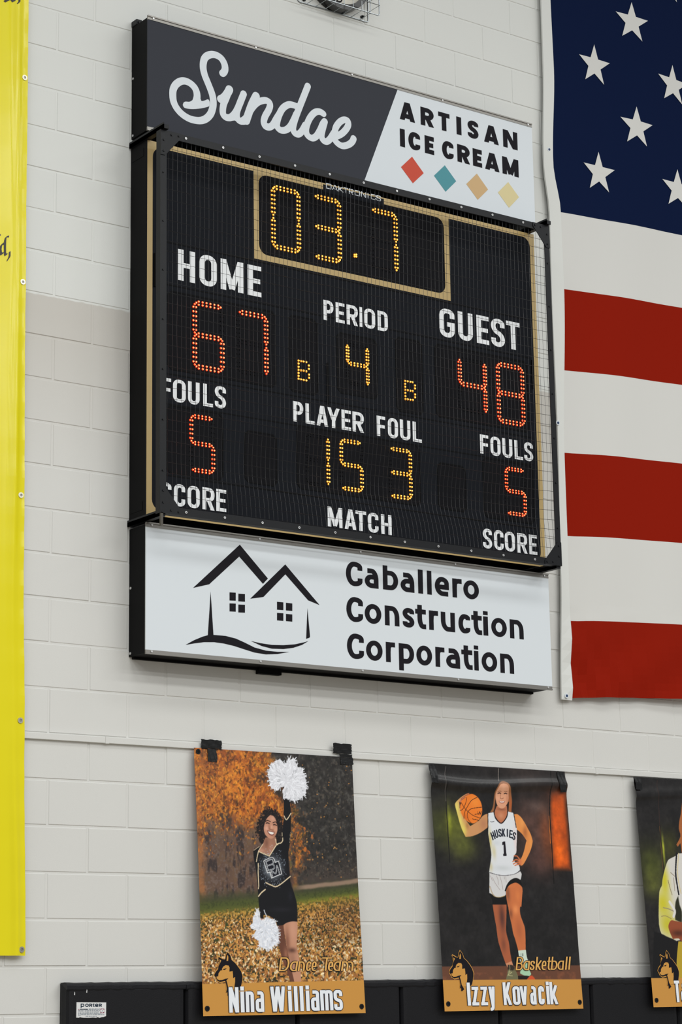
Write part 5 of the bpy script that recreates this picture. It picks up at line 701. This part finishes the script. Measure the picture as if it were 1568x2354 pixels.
# ------------------------------------------------------------------ yellow banner
BE = S['banner_edge']
def bedge(z): return edge(BE, z)
def banner_y(s, z):                                    # s = distance from the right edge; a soft vertical roll near the hem
    return -.028 - .013*math.exp(-((s-.052-.006*math.sin(2.2*z))/.022)**2)*(.7+.3*math.sin(3.1*z+.7)) - .003*math.sin(9*s+1.1*z) + .0012*math.sin(37*z)*math.exp(-s/.05)
bn = thing('banner', 'tall glossy yellow vinyl banner with black old-style lettering at left edge of photo', 'banner', (-.9, 0, 2.08))
b = MB(); ss = [.005*k for k in range(30)] + [.15+.025*k for k in range(6)] + [.32+.08*k for k in range(12)]
zs = [2.0803+(7.35-2.0803)*k/150 for k in range(151)]
for z0_, z1_ in zip(zs, zs[1:]):
    for s0, s1 in zip(ss, ss[1:]):
        b.face([(bedge(z)-s, banner_y(s, z), z-.06*0+.004*s) for s, z in ((s1,z0_),(s0,z0_),(s0,z1_),(s1,z1_))])
b.build('sheet', M_yel, bn, smooth=True)
b = MB()
for q in S['banner_text']:
    a = sum(q[i][0]*q[(i+1)%len(q)][1]-q[(i+1)%len(q)][0]*q[i][1] for i in range(len(q))); q = q if a > 0 else q[::-1]
    b.face([(x, banner_y(bedge(z)-x, z)-.0015, z) for x, z in q])
b.build('lettering', mat('black_banner_ink', rgb(40,36,30), .4, .4), bn)
for x, z in S['banner_gr']:
    s = bedge(z)-x; y = banner_y(s, z)
    b = MB(); b.disc(x, z, .013, y+.001, y-.005, 16, rin=.0065); b.build('grommet', M_brass, bn)
    b = MB(); b.disc(x, z, .0068, y+.01, y-.003, 10); b.build('fixing_screw', M_alu, bn)
# ------------------------------------------------------------------ wall pads
PX = [-.132, .475, 1.083, 1.690, 2.305, 2.915, 3.525, 4.13, 4.74]; PZ = 1.961; PY = -.064
PL_ = ['black vinyl wall pad with white warning sticker, leftmost of the row', 'black vinyl wall pad behind the bottom of the dance team poster, left one',
 'black vinyl wall pad under the right half of the dance team poster', 'black vinyl wall pad between the dance and basketball posters',
 'black vinyl wall pad behind the middle of the basketball poster', 'black vinyl wall pad between the basketball poster and the rightmost poster',
 'black vinyl wall pad behind the poster cut off by the right edge', 'black vinyl wall pad beyond the rightmost poster']
for k in range(8):
    x0, x1 = PX[k]+.0015, PX[k+1]-.0015
    t = thing('wall_pad', PL_[k], 'pad', ((x0+x1)/2, 0, .1), 'black wall pads along the gym wall')
    b = MB(); n = 12
    # cushion: flat front with rolled edges
    zs = [(.102, .010), (.108, .028), (.125, PY+.004), (.16, PY)] + [(.16+(PZ-.028-.16)*i/6, PY) for i in range(1, 7)] + [(PZ-.020, PY+.003), (PZ-.010, PY+.012), (PZ-.003, -.034), (PZ-.001, -.004)]
    zs = [(z, min(y, -.002)) for z, y in zs]
    xs = [(x0, .30), (x0+.004, .75), (x0+.012, .96), (x0+.03, 1.0), ((x0+x1)/2, 1.02), (x1-.03, 1.0), (x1-.012, .96), (x1-.004, .75), (x1, .30)]
    for (z0_, y0_), (z1_, y1_) in zip(zs, zs[1:]):
        for (xa, ka), (xb, kb) in zip(xs, xs[1:]):
            b.face([(xa, y0_*ka, z0_), (xb, y0_*kb, z0_), (xb, y1_*kb, z1_), (xa, y1_*ka, z1_)])
    for e_ in (x0, x1):
        for (z0_, y0_), (z1_, y1_) in zip(zs, zs[1:]): b.face([(e_, 0, z0_), (e_, y0_*.3, z0_), (e_, y1_*.3, z1_), (e_, 0, z1_)])
    b.build('cushion', M_pad, t, smooth=True)
    # folded top flap, slightly puckered
    b = MB(); rr = random.Random(k); N = 28; prof = [(.004,-.004),(.004,-.045),(0,-.060),(-.010,-.0665),(-.024,-.067),(-.030,-.0655)]
    rows = []
    for i in range(N+1):
        x = PX[k]+(PX[k+1]-PX[k])*i/N; a = rr.uniform(-.0016, .0016)
        rows.append([(x, yy+(a if q > 2 else 0), PZ+zz+(a*1.2 if q > 0 else 0)) for q, (zz, yy) in enumerate(prof)])
    for A_, B_ in zip(rows, rows[1:]):
        for q in range(len(prof)-1): b.face([A_[q], B_[q], B_[q+1], A_[q+1]])
    b.face(rows[0]); b.face(rows[-1][::-1])
    b.build('top_flap', M_pad, t, smooth=True)
    if k == 0:
        b = MB(); b.poly(S['sticker'], -.0672, back=-.0640); st = b.build('warning_sticker', M_label, t)
        b = MB()
        for q in text_polys(S['sticker_brand'], .0046, .0040, .006, 1.0): b.poly(q, -.0676)
        for q in text_polys(S['sticker_warn'], .0022, .0022, .002): b.poly(q, -.0676)
        b.build('sticker_lettering', M_navy, st)
        b = MB(); rr = random.Random(5)
        for (p, q) in S['sticker_lines']:
            x = p[0]
            while x < q[0]:
                l = rr.uniform(.004, .014); z = p[1]+(q[1]-p[1])*(x-p[0])/(q[0]-p[0]); xe = min(q[0], x+l)
                b.poly([(x, z-.0016), (xe, z-.0016), (xe, z+.0016), (x, z+.0016)], -.0675); x += l+rr.uniform(.0015, .003)
        b.build('sticker_small_print', M_grey, st)
        b = MB(); b.poly(S['sticker_tri'], -.0676); b.build('sticker_triangle', M_wine, st); b = MB(); b.poly(S['sticker_red'], -.0676)
        xs_ = [p[0] for p in S['sticker_red']]; zs_ = [p[1] for p in S['sticker_red']]; mx_, mz_ = sum(xs_)/4, sum(zs_)/4
        b.poly([(mx_+.0088*math.cos(a*math.pi/10), mz_+.0078*math.sin(a*math.pi/10)) for a in range(20)], -.0678, 1)
        for q in stroke([(mx_-.003, mz_-.003), (mx_, mz_), (mx_+.003, mz_+.004)], False, .003, .003): b.poly(q, -.0680, 2)
        b.build('sticker_pictogram', [M_wine, M_label, M_grey], st)
        for x, z in ((-.095, 1.918), (-.035, 1.928)):
            b = MB(); b.poly([(x-.002,z-.006),(x+.0015,z-.007),(x+.002,z+.004),(x,z+.008)], -.0668, back=-.0640); b.build('paint_fleck', M_label, t)
# ------------------------------------------------------------------ posters: printed pictures painted point by point on the sheet
def fbm(U, V, f, seed, oct_=3, ax=1., ay=1.):
    tot = np.zeros_like(U); amp = 1.; s = 0.
    for o in range(oct_):
        rs = np.random.RandomState(seed+o*17); G = rs.rand(96, 96)
        x = U*f*ax; y = V*f*ay; xi = np.floor(x).astype(int); yi = np.floor(y).astype(int); fx = x-xi; fy = y-yi
        fx = fx*fx*(3-2*fx); fy = fy*fy*(3-2*fy)
        g = lambda a, b: G[a % 96, b % 96]
        tot += amp*((g(yi,xi)*(1-fx)+g(yi,xi+1)*fx)*(1-fy)+(g(yi+1,xi)*(1-fx)+g(yi+1,xi+1)*fx)*fy); s += amp; amp *= .55; f *= 2.03
    return tot/s
def ss_(a, b, x): t_ = np.clip((x-a)/(b-a), 0, 1); return t_*t_*(3-2*t_)
def mixc(img, c, a): img[:] = img*(1-a[..., None]) + np.asarray(c, float)*a[..., None]
class Paint:
    def __init__(s, w, h, step):
        s.nx, s.ny = int(w/step)+1, int(h/step)+1; s.w, s.h = w, h
        s.U, s.V = np.meshgrid(np.linspace(0, w, s.nx), np.linspace(0, h, s.ny)); s.img = np.zeros((s.ny, s.nx, 3))
    def win(s, pts, pad):
        u = [p[0] for p in pts]; v = [p[1] for p in pts]; dx, dy = s.w/(s.nx-1), s.h/(s.ny-1)
        i0, i1 = max(0, int((min(u)-pad)/dx)), min(s.nx, int((max(u)+pad)/dx)+2); j0, j1 = max(0, int((min(v)-pad)/dy)), min(s.ny, int((max(v)+pad)/dy)+2)
        return (slice(j0, j1), slice(i0, i1)) if i1 > i0 and j1 > j0 else None
    def segd(s, U, V, a, c):
        dx, dy = c[0]-a[0], c[1]-a[1]; L2 = dx*dx+dy*dy+1e-12; t_ = np.clip(((U-a[0])*dx+(V-a[1])*dy)/L2, 0, 1)
        return np.hypot(U-a[0]-t_*dx, V-a[1]-t_*dy)
    def polygon(s, c, pts, soft=.0015, sm=True):
        if sm and len(pts) > 4: pts = smooth_loop(list(pts))
        w = s.win(pts, .01)
        if not w: return
        U, V = s.U[w], s.V[w]; d = np.full(U.shape, 9.); ins = np.zeros(U.shape, bool)
        for a, e in zip(pts, list(pts[1:])+[pts[0]]):
            d = np.minimum(d, s.segd(U, V, a, e)); cr = (a[1] > V) != (e[1] > V)
            ins ^= cr & (U < (e[0]-a[0])*(V-a[1])/((e[1]-a[1]) or 1e-12)+a[0])
        d = np.where(ins, -d, d); k = ss_(soft, -soft, d); mixc(s.img[w], c, k); s.mask = np.zeros_like(s.U); s.mask[w] = k
    def line(s, c, pts, wd, soft=.0015):
        pts = smooth_curve(pts, 4) if len(pts) > 2 else pts; w = s.win(pts, wd+.005)
        if not w: return
        U, V = s.U[w], s.V[w]; d = np.full(U.shape, 9.)
        for a, e in zip(pts, pts[1:]): d = np.minimum(d, s.segd(U, V, a, e))
        mixc(s.img[w], c, ss_(wd/2+soft*.7, wd/2-soft*.7, d))
    def blob(s, c, p, r, a=1., clip_=False):
        w = s.win([(p[0]-2*r[0], p[1]-2*r[1]), (p[0]+2*r[0], p[1]+2*r[1])], 0)
        if not w: return
        q = ((s.U[w]-p[0])/r[0])**2+((s.V[w]-p[1])/r[1])**2; mixc(s.img[w], c, a*np.exp(-q*1.1)*(s.mask[w] if clip_ else 1))
    def grain(s, c, amt, f, seed, region):
        pass
def backdrop_autumn(P, L_):
    U, V, I = P.U, P.V, P.img
    n1, n2_, n3_ = fbm(U,V,14,1), fbm(U,V,45,5), fbm(U,V,120,9,2); nv = fbm(U,V,30,13,3,1.5,.5)
    dark = np.stack([50+36*(n2_-.5), 47+34*(n2_-.5), 45+34*(n2_-.5)], -1); I[:] = dark
    mixc(I, (92,90,84), ss_(.62,.8,n2_)*.55); mixc(I, (205,150,84), ss_(.80,.88,fbm(U,V,70,21,2))*.8*ss_(.05,.3,V))
    ub = np.interp(V[:,0], [0,.06,.13,.2,.28,.36,.5,.6], [.44,.40,.38,.47,.55,.58,.56,.55])[:,None]
    om = ss_(-.07,.07, ub-U+(n1-.5)*.22+(n3_-.5)*.05)
    t_ = np.clip(n2_*.6+n1*.4,0,1); org = np.stack([150+90*ss_(.3,.75,t_), 78+78*ss_(.3,.8,t_), 30+26*t_], -1)
    I[:] = I*(1-om[...,None])+org*om[...,None]
    mixc(I, (86,88,48), om*ss_(.62,.75,fbm(U,V,18,31))*ss_(.25,.45,U)*.8)
    mixc(I, (78,48,30), om*ss_(.56,.72,nv)*.75); mixc(I, (120,80,56), om*ss_(.3,.0,U)*.45)
    mixc(I, (44,30,24), om*ss_(.70,.78,n3_*.5+n2_*.5)*.8)
    low = ss_(.24,.42, V+(n1-.5)*.22+(U-.3)*.10)*ss_(.62,.42,U+(n2_-.5)*.1)
    mixc(I, (88,74,68), low*.85); mixc(I, (52,44,44), low*ss_(.48,.66,nv)*.8); mixc(I, (120,104,98), low*ss_(.55,.75,n3_)*.5)
    mixc(I, (190,120,66), ss_(.05,.0,U+(n2_-.5)*.06)*.6*ss_(.02,.2,V))
    mixc(I, (196,106,44), ss_(.66,.74,n2_)*ss_(.56,.60,U)*ss_(.70,.62,U)*ss_(.25,.32,V)*ss_(.6,.5,V)*.9)
    mixc(I, (74,64,58), ss_(.46,.58,V)*ss_(.55,.62,U)*.75)
    g = L_['grass']; gl = np.interp(U[0], [p[0] for p in g], [p[1] for p in g])[None,:]; l2 = L_['leaves']; ll = np.interp(U[0], [p[0] for p in l2], [p[1] for p in l2])[None,:]
    mixc(I, (66,70,44), ss_(-.075,-.02,V-gl+(n2_-.5)*.03)*.85); mixc(I, (160,132,112), ss_(.0,.012,.016-np.abs(V-gl+.045+(n1-.5)*.01))*ss_(.5,.6,U)*.85)
    mixc(I, (78,86,40), ss_(-.03,.0,V-gl)*.9); mixc(I, (132,138,44), ss_(.0,.03,V-gl)*ss_(.45,.62,U+(n2_-.5)*.2)*.7); mixc(I, (50,56,30), ss_(.5,.75,n3_)*ss_(-.05,.0,V-gl)*.5)
    lm = ss_(-.012,.014,V-ll+(n3_-.5)*.03)
    a1, a2, a3 = fbm(U,V,130,41,2), fbm(U,V,105,43,2,1.,1.3), fbm(U,V,20,47,2)
    lf = np.zeros_like(I); lf[:] = (160,112,56); mixc(lf,(84,66,36),ss_(.52,.36,a1)); mixc(lf,(44,50,30),ss_(.40,.30,a2)*.95); mixc(lf,(206,150,76),ss_(.5,.62,a1)); mixc(lf,(236,204,150),ss_(.66,.78,a2)*ss_(.66,1.0,V)); mixc(lf,(60,72,36),ss_(.58,.7,a3)*ss_(.6,.45,a1)*.8)
    mixc(lf,(104,70,46),ss_(.52,.9,U)*ss_(1.0,.7,V)*.45)
    I[:] = I*(1-lm[...,None])+lf*lm[...,None]
    r = np.random.RandomState(12); dx = P.w/(P.nx-1)
    LC = np.array([(190,128,62),(216,154,80),(236,202,152),(142,92,50),(170,108,60),(104,68,42),(58,58,34),(40,44,28),(200,146,66),(248,226,186)], float)
    def daub(u, v, a, b, th, c, k=.9):
        w = P.win([(u-a, v-a), (u+a, v+a)], 0)
        if not w: return
        x, y = U[w]-u, V[w]-v; cs, sn = math.cos(th), math.sin(th)
        q = ((x*cs+y*sn)/a)**2+((-x*sn+y*cs)/b)**2; mixc(I[w], c, k*ss_(1.15, .55, q))
    for k in range(7500):
        u = r.rand()*.905; v = .66+.42*math.sqrt(r.rand()); l0 = np.interp(u, [p[0] for p in l2], [p[1] for p in l2])
        if v < l0+.004: continue
        q = (v-l0)/.36; sz = .0042+.0062*q; c = LC[min(9, int(r.rand()**1.25*10))] if q > .5 or r.rand() < .6 else LC[r.randint(0, 7)]
        if u > .5 and q < .6: c = c*.86
        daub(u, v, sz*(.7+.6*r.rand()), sz*(.35+.35*r.rand()), r.rand()*3.14, c*(.85+.25*r.rand()))
    for k in range(4200):
        u, v = r.rand()*.62, r.rand()*.5; j = min(P.ny-1, int(v/P.h*(P.ny-1))); i_ = min(P.nx-1, int(u/P.w*(P.nx-1))); o_ = om[j, i_]*(1-low[j, i_]*.9)
        if r.rand() > o_*1.1: continue
        c = np.array([(226,138,46),(236,160,60),(206,112,36),(176,92,36),(120,68,34),(70,46,30)][min(5, int(r.rand()*6.0))], float)
        sz = .003+.006*r.rand()**2; daub(u, v, sz*1.3, sz*.7, 1.57+.7*r.randn(), c, .55)
    for k in range(1500):
        u, v = .5+r.rand()*.4, r.rand()*.58; sz = .002+.005*r.rand()**2
        c = np.array([(34,33,33),(70,68,64),(54,50,46),(96,88,78),(30,32,28)][r.randint(5)], float); daub(u, v, sz*1.6, sz, r.rand()*3.1, c, .5)
        if r.rand() < .013 and u > .6: daub(u, v, .004, .003, 0, np.array((206,140,70.)), .8)
    mixc(I, (150,140,44), ss_(.06,.0,V-ll)*ss_(-.03,.01,V-ll)*.35)
def backdrop_studio(P, seed):
    U, V, I = P.U, P.V, P.img; n = fbm(U,V,10,seed,4); m = fbm(U,V,60,seed+3,2)
    v = 29+14*(n-.5)+10*(m-.5); I[:] = np.stack([v+1, v-1, v-1], -1)
def hairnoise(P, box, c, seed):
    w = P.win(box, 0); n = fbm(P.U[w], P.V[w], 220, seed, 2); d = np.abs(P.img[w]-np.array([28,22,22])).sum(-1)
    mixc(P.img[w], c, ss_(.62,.78,n)*(d < 14)*.8)
def run(P, ops, f_noise):
    for op in ops:
        k = op[0]
        if k == 'p': P.polygon(op[1], op[2], op[3])
        elif k == 'l': P.line(op[1], op[2], op[3], op[4])
        elif k in 'bc': P.blob(op[1], op[2], op[3], op[4], k == 'c')
        elif k == 'pom':
            (pu, pv), R = op[1], op[2]; m = P.mask; rr = np.random.RandomState(int(pu*1000)); sc0 = op[3]
            for q in range(700):
                t_ = rr.rand()*6.283; q1 = R*math.sqrt(rr.rand()); u, v = pu+q1*math.cos(t_), pv+q1*1.05*math.sin(t_)
                j, i = int(v/P.h*(P.ny-1)), int(u/P.w*(P.nx-1))
                if not (0 <= j < P.ny and 0 <= i < P.nx) or m[j, i] < .5: continue
                t2 = t_+rr.randn()*.5; l = R*(.05+.11*rr.rand()); g = rr.choice([250, 244, 236, 226, 212, 196, 178], p=[.22,.22,.2,.14,.1,.07,.05])
                P.line((g-2, g-1, min(255, g+5)), [(u, v), (u+l*math.cos(t2), v+l*math.sin(t2))], .0016+.0026*rr.rand(), .0013)
        elif k == 'n' and f_noise: f_noise(P, op[1])
def noise1(P, what):
    if what == 'hair':
        r = np.random.RandomState(8); o_ = smooth_loop([tuple(p) for p in S['paint1'][0][2]], 6)
        for p in o_:
            for q in range(2):
                u, v = p[0]+r.randn()*.004, p[1]+r.randn()*.004
                P.line((26,20,20) if r.rand() < .85 else (120,84,60), [(u, v), (u+r.randn()*.003, v+.003)], .003+.005*r.rand(), .001)
        P.mask[:] = 0; hairnoise(P, [(.3,.25),(.65,.55)], (74,60,54), 61)
    if what == 'sparkle':
        r = np.random.RandomState(4); c = (.0,.0)
        for k in range(150):
            a = r.rand()*6.28; q = .055+.045*r.rand(); u, v = SPK[0]+q*.8*math.cos(a), SPK[1]+q*1.05*math.sin(a); P.blob((190,205,222), (u, v), (.0016,.0016), .8)
def noise2(P, what):
    if what == 'mottle':
        n = fbm(P.U, P.V, 22, 51, 4); P.img *= (.72+.56*n)[..., None]; return
    U, V = P.U, P.V; n = fbm(U,V,40,3,3); m = (P.V > 1.0)*(P.V < 1.08); mixc(P.img, (140,84,56), ss_(.5,.8,n)*m*ss_(1.02,1.025,V)*.6)
NPOST = {}
def poster(i, label, ops, bg, noise, band, xtra=None):
    Q = S['posters'][i]; w, h = Q['w'], Q['zt']-Q['zb']; P = Paint(w, h, .0024)
    bg(P); run(P, ops, noise)
    bl_ = np.interp(P.U[0], [p[0] for p in band], [p[1] for p in band])[None, :]
    nn = fbm(P.U, P.V, 8, 90, 2); mixc(P.img, (202,145,68), ss_(-.0012, .0012, P.V-bl_))
    def pos(u, v, off=0.):
        k = v/h; y = Q['yt']+(Q['yb']-Q['yt'])*k
        y -= CURL[i](u/w, k)
        return (Q['x0']+u, y-off, Q['zt']-v)
    t = thing('poster', label, 'poster', (Q['x0']+w/2, Q['yb'], Q['zb']), 'player posters hanging above the wall pads')
    ny, nx = P.ny, P.nx; co = np.zeros((ny, nx, 3)); K = P.V/h
    co[..., 0] = Q['x0']+P.U; co[..., 1] = Q['yt']+(Q['yb']-Q['yt'])*K-CURLN[i](P.U/w, K); co[..., 2] = Q['zt']-P.V
    co -= np.array(t.location)
    idx = np.arange(nx*ny).reshape(ny, nx); F = np.stack([idx[1:,:-1], idx[1:,1:], idx[:-1,1:], idx[:-1,:-1]], -1).reshape(-1, 4)
    me = bpy.data.meshes.new('printed_sheet'); me.vertices.add(nx*ny); me.vertices.foreach_set('co', co.reshape(-1))
    me.loops.add(F.size); me.loops.foreach_set('vertex_index', F.reshape(-1)); me.polygons.add(len(F)); me.polygons.foreach_set('loop_start', np.arange(0, F.size, 4)); me.polygons.foreach_set('use_smooth', [True]*len(F))
    me.update(); me.validate()
    at = me.color_attributes.new('print', 'FLOAT_COLOR', 'POINT'); c = np.clip(P.img/255, 0, 1); c = np.where(c <= .04045, c/12.92, ((c+.055)/1.055)**2.4)
    at.data.foreach_set('color', np.concatenate([c, np.ones((ny, nx, 1))], -1).astype(np.float32).reshape(-1))
    me.materials.append(M_print); o = bpy.data.objects.new('printed_sheet', me); C.objects.link(o); o.parent = t
    return t, pos, w, h
M_print = mat('printed_vinyl', (1,1,1,1), .25, .33)
vc = M_print.node_tree.nodes.new('ShaderNodeVertexColor'); vc.layer_name = 'print'
M_print.node_tree.links.new(vc.outputs['Color'], M_print.node_tree.nodes['Principled BSDF'].inputs['Base Color'])
def gauss(x, s): return np.exp(-(x/s)**2)
CURLN = [lambda s, k: .004*np.sin(3.1*k)*np.cos(2.6*s) + .003*np.sin(9*s+5*k)*k*(1-k)*2,
         lambda s, k: .012*gauss(k-.070-.012*np.sin(5*s), .024)*1.25 + .004*np.sin(7*s+3*k)*(1-k)*k*2 + .002*np.sin(20*s+30*k)*k*(1-k) ,
         lambda s, k: .012*gauss(k-.078+.05*s, .026) + .004*np.sin(6*s+3*k)*(1-k)*k*2]
CURL = CURLN
def flat(t, pos, name, polys, m, off):
    b = MB()
    for q in polys:
        pts = [pos(u, v, off) for u, v in q]
        a = sum(q[i][0]*q[(i+1)%len(q)][1]-q[(i+1)%len(q)][0]*q[i][1] for i in range(len(q)))
        b.face(pts if a < 0 else pts[::-1])
    return b.build(name, m, t)
def emblem(t, pos, i):
    e0, e = S['emblem_at'][0], S['emblem_at'][i]; mv = lambda L_: [(u-e0[0]+e[0], v-e0[1]+e[1]) for u, v in L_]
    b = MB()
    def add(q, off, m):
        a = sum(q[k][0]*q[(k+1)%len(q)][1]-q[(k+1)%len(q)][0]*q[k][1] for k in range(len(q)))
        pts = [pos(u, v, off) for u, v in q]; b.face(pts if a < 0 else pts[::-1], m)
    add(mv(S['emblem_tan']), .0016, 0)
    for q in S['emblem_black']: add(mv(q), .0021, 1)
    for q in S['emblem_ear']: add(mv(q), .0026, 0)
    b.build('dog_head_emblem', [M_ochre, M_ink], t)
def grommets(t, pos, pts):
    for u, v in pts:
        x, y, z = pos(u, v); b = MB(); b.disc(x, z, .0125, y+.001, y-.003, 14, rin=.0065); gr = b.build('grommet', M_frame, t)
        b = MB(); b.disc(x, z, .0068, y+.001, y-.0015, 10); b.build('grommet_hole', M_hole, gr)
SPK = S['paint1'][[k for k, o in enumerate(S['paint1']) if o[0] == 'n' and o[1] == 'sparkle'][0]-1][2]
def names(t, pos, *words):
    for T in words:
        flat(t, pos, 'name_outline', text_polys(T, .0185, .0150, .009, .82, grow=.0034, flip=-1), M_dnavy, .0028)
        flat(t, pos, 'name_lettering', text_polys(T, .0185, .0150, .009, .82, flip=-1), M_pink, .0034)
def team(t, pos, *words):
    for T in words:
        T = dict(T, g=[['q' if c == 'a' else c, a, b] for c, a, b in T['g']])
        flat(t, pos, 'team_outline', text_polys(T, .0098, .0056, -.6, .70, grow=.0032, shear=.22, flip=-1), M_ink, .0024)
        flat(t, pos, 'team_lettering', text_polys(T, .0098, .0056, -.6, .70, shear=.22, flip=-1), M_ochre2, .0030)
t, pos, w, h = poster(0, 'poster of a dark-haired person in black dance uniform raising a white pom-pom', S['paint1'], lambda P: backdrop_autumn(P, S['p1_lines']), noise1, S['p1_lines']['band'])
emblem(t, pos, 0)
names(t, pos, word(S['name1'], 0, 4), word(S['name1'], 4, 12))
team(t, pos, word(S['cap1'], 0, 5), word(S['cap1'], 5, 9))
grommets(t, pos, [(.022, .018), (.022, h-.033), (w-.022, h-.030)])
t, pos, w, h = poster(1, 'poster of a blonde person in white basketball uniform number 1 holding an orange ball', S['paint2'], lambda P: backdrop_studio(P, 11), noise2, S['p2_band'])
emblem(t, pos, 1)
names(t, pos, word(S['name2'], 0, 4), word(S['name2'], 4, 11))
team(t, pos, S['cap2'])
pp = []
for ch, u, v, a in S['huskies']:
    a = math.radians(a); W_, H_ = .0215, .040
    for q in letter_polys(ch, W_ if ch != 'I' else .0075, H_, .0072, .0060, .008):
        k = W_ if ch != 'I' else .0075
        pp.append([(u+(x-k/2)*math.cos(a)-(y-H_/2)*math.sin(a), v-((y-H_/2)*math.cos(a)+(x-k/2)*math.sin(a))) for x, y in q])
flat(t, pos, 'jersey_lettering', union(pp), M_dnavy, .0016)
grommets(t, pos, [(.024, h-.035), (w-.022, h-.032)])
t, pos, w, h = poster(2, 'poster of a person in yellow-lit white jacket, cut off by right edge of photo', S['paint3'], lambda P: backdrop_studio(P, 23), noise2, S['p3_band'])
emblem(t, pos, 2)
names(t, pos, S['name3'])
grommets(t, pos, [(.024, h-.035), (w-.022, h-.032)])
# ------------------------------------------------------------------ black tape holding the posters
def tape(label, x0, x1, z0, z1, y, seed, torn=.004):
    r = random.Random(seed); b = MB(); n = 9; m_ = 8
    G = [[(x0+(x1-x0)*i/n+(r.uniform(-torn, torn)*.5 if i in (0, n) else 0), y(z0+(z1-z0)*k/m_)-.0022-r.uniform(0, .0005)-.0012*abs(math.sin(3*k/m_+i*.7)), z0+(z1-z0)*k/m_+(r.uniform(-torn, torn)*.5 if k in (0, m_) else 0)) for i in range(n+1)] for k in range(m_+1)]
    for k in range(m_):
        for i in range(n): b.face([G[k][i], G[k][i+1], G[k+1][i+1], G[k+1][i]])
    o = b.build('tape_strip', M_tape, smooth=True); return tag(o, label, 'tape', 'black tape pieces on the posters')
def yt(i): 
    Q = S['posters'][i]
    def f(z):
        if z > Q['zt']: return -.024
        k = (Q['zt']-z)/(Q['zt']-Q['zb']); return Q['yt']+(Q['yb']-Q['yt'])*k-float(np.max(CURLN[i](np.linspace(0,1,9), k)))
    return f
tape('wide piece of black tape above top left corner of the dance team poster', .580, .694, 3.0185, 3.064, yt(0), 1)
tape('narrow hanging piece of black tape over top left corner of the dance team poster', .611, .662, 2.960, 3.020, yt(0), 2)
tape('wide piece of black tape above top right corner of the dance team poster', 1.335, 1.445, 3.038, 3.087, yt(0), 3)
tape('narrow hanging piece of black tape over top right corner of the dance team poster', 1.372, 1.448, 2.985, 3.036, yt(0), 4)
tape('narrow strip of black tape at top left corner of the basketball poster', 1.9145, 1.959, 2.920, 3.0145, yt(1), 5)
tape('narrow strip of black tape at top right corner of the basketball poster', 2.762, 2.8055, 2.907, 3.0125, yt(1), 6)
tape('strip of black tape at top left corner of the poster cut off by right edge', 3.3045, 3.351, 2.945, 3.008, yt(2), 7)
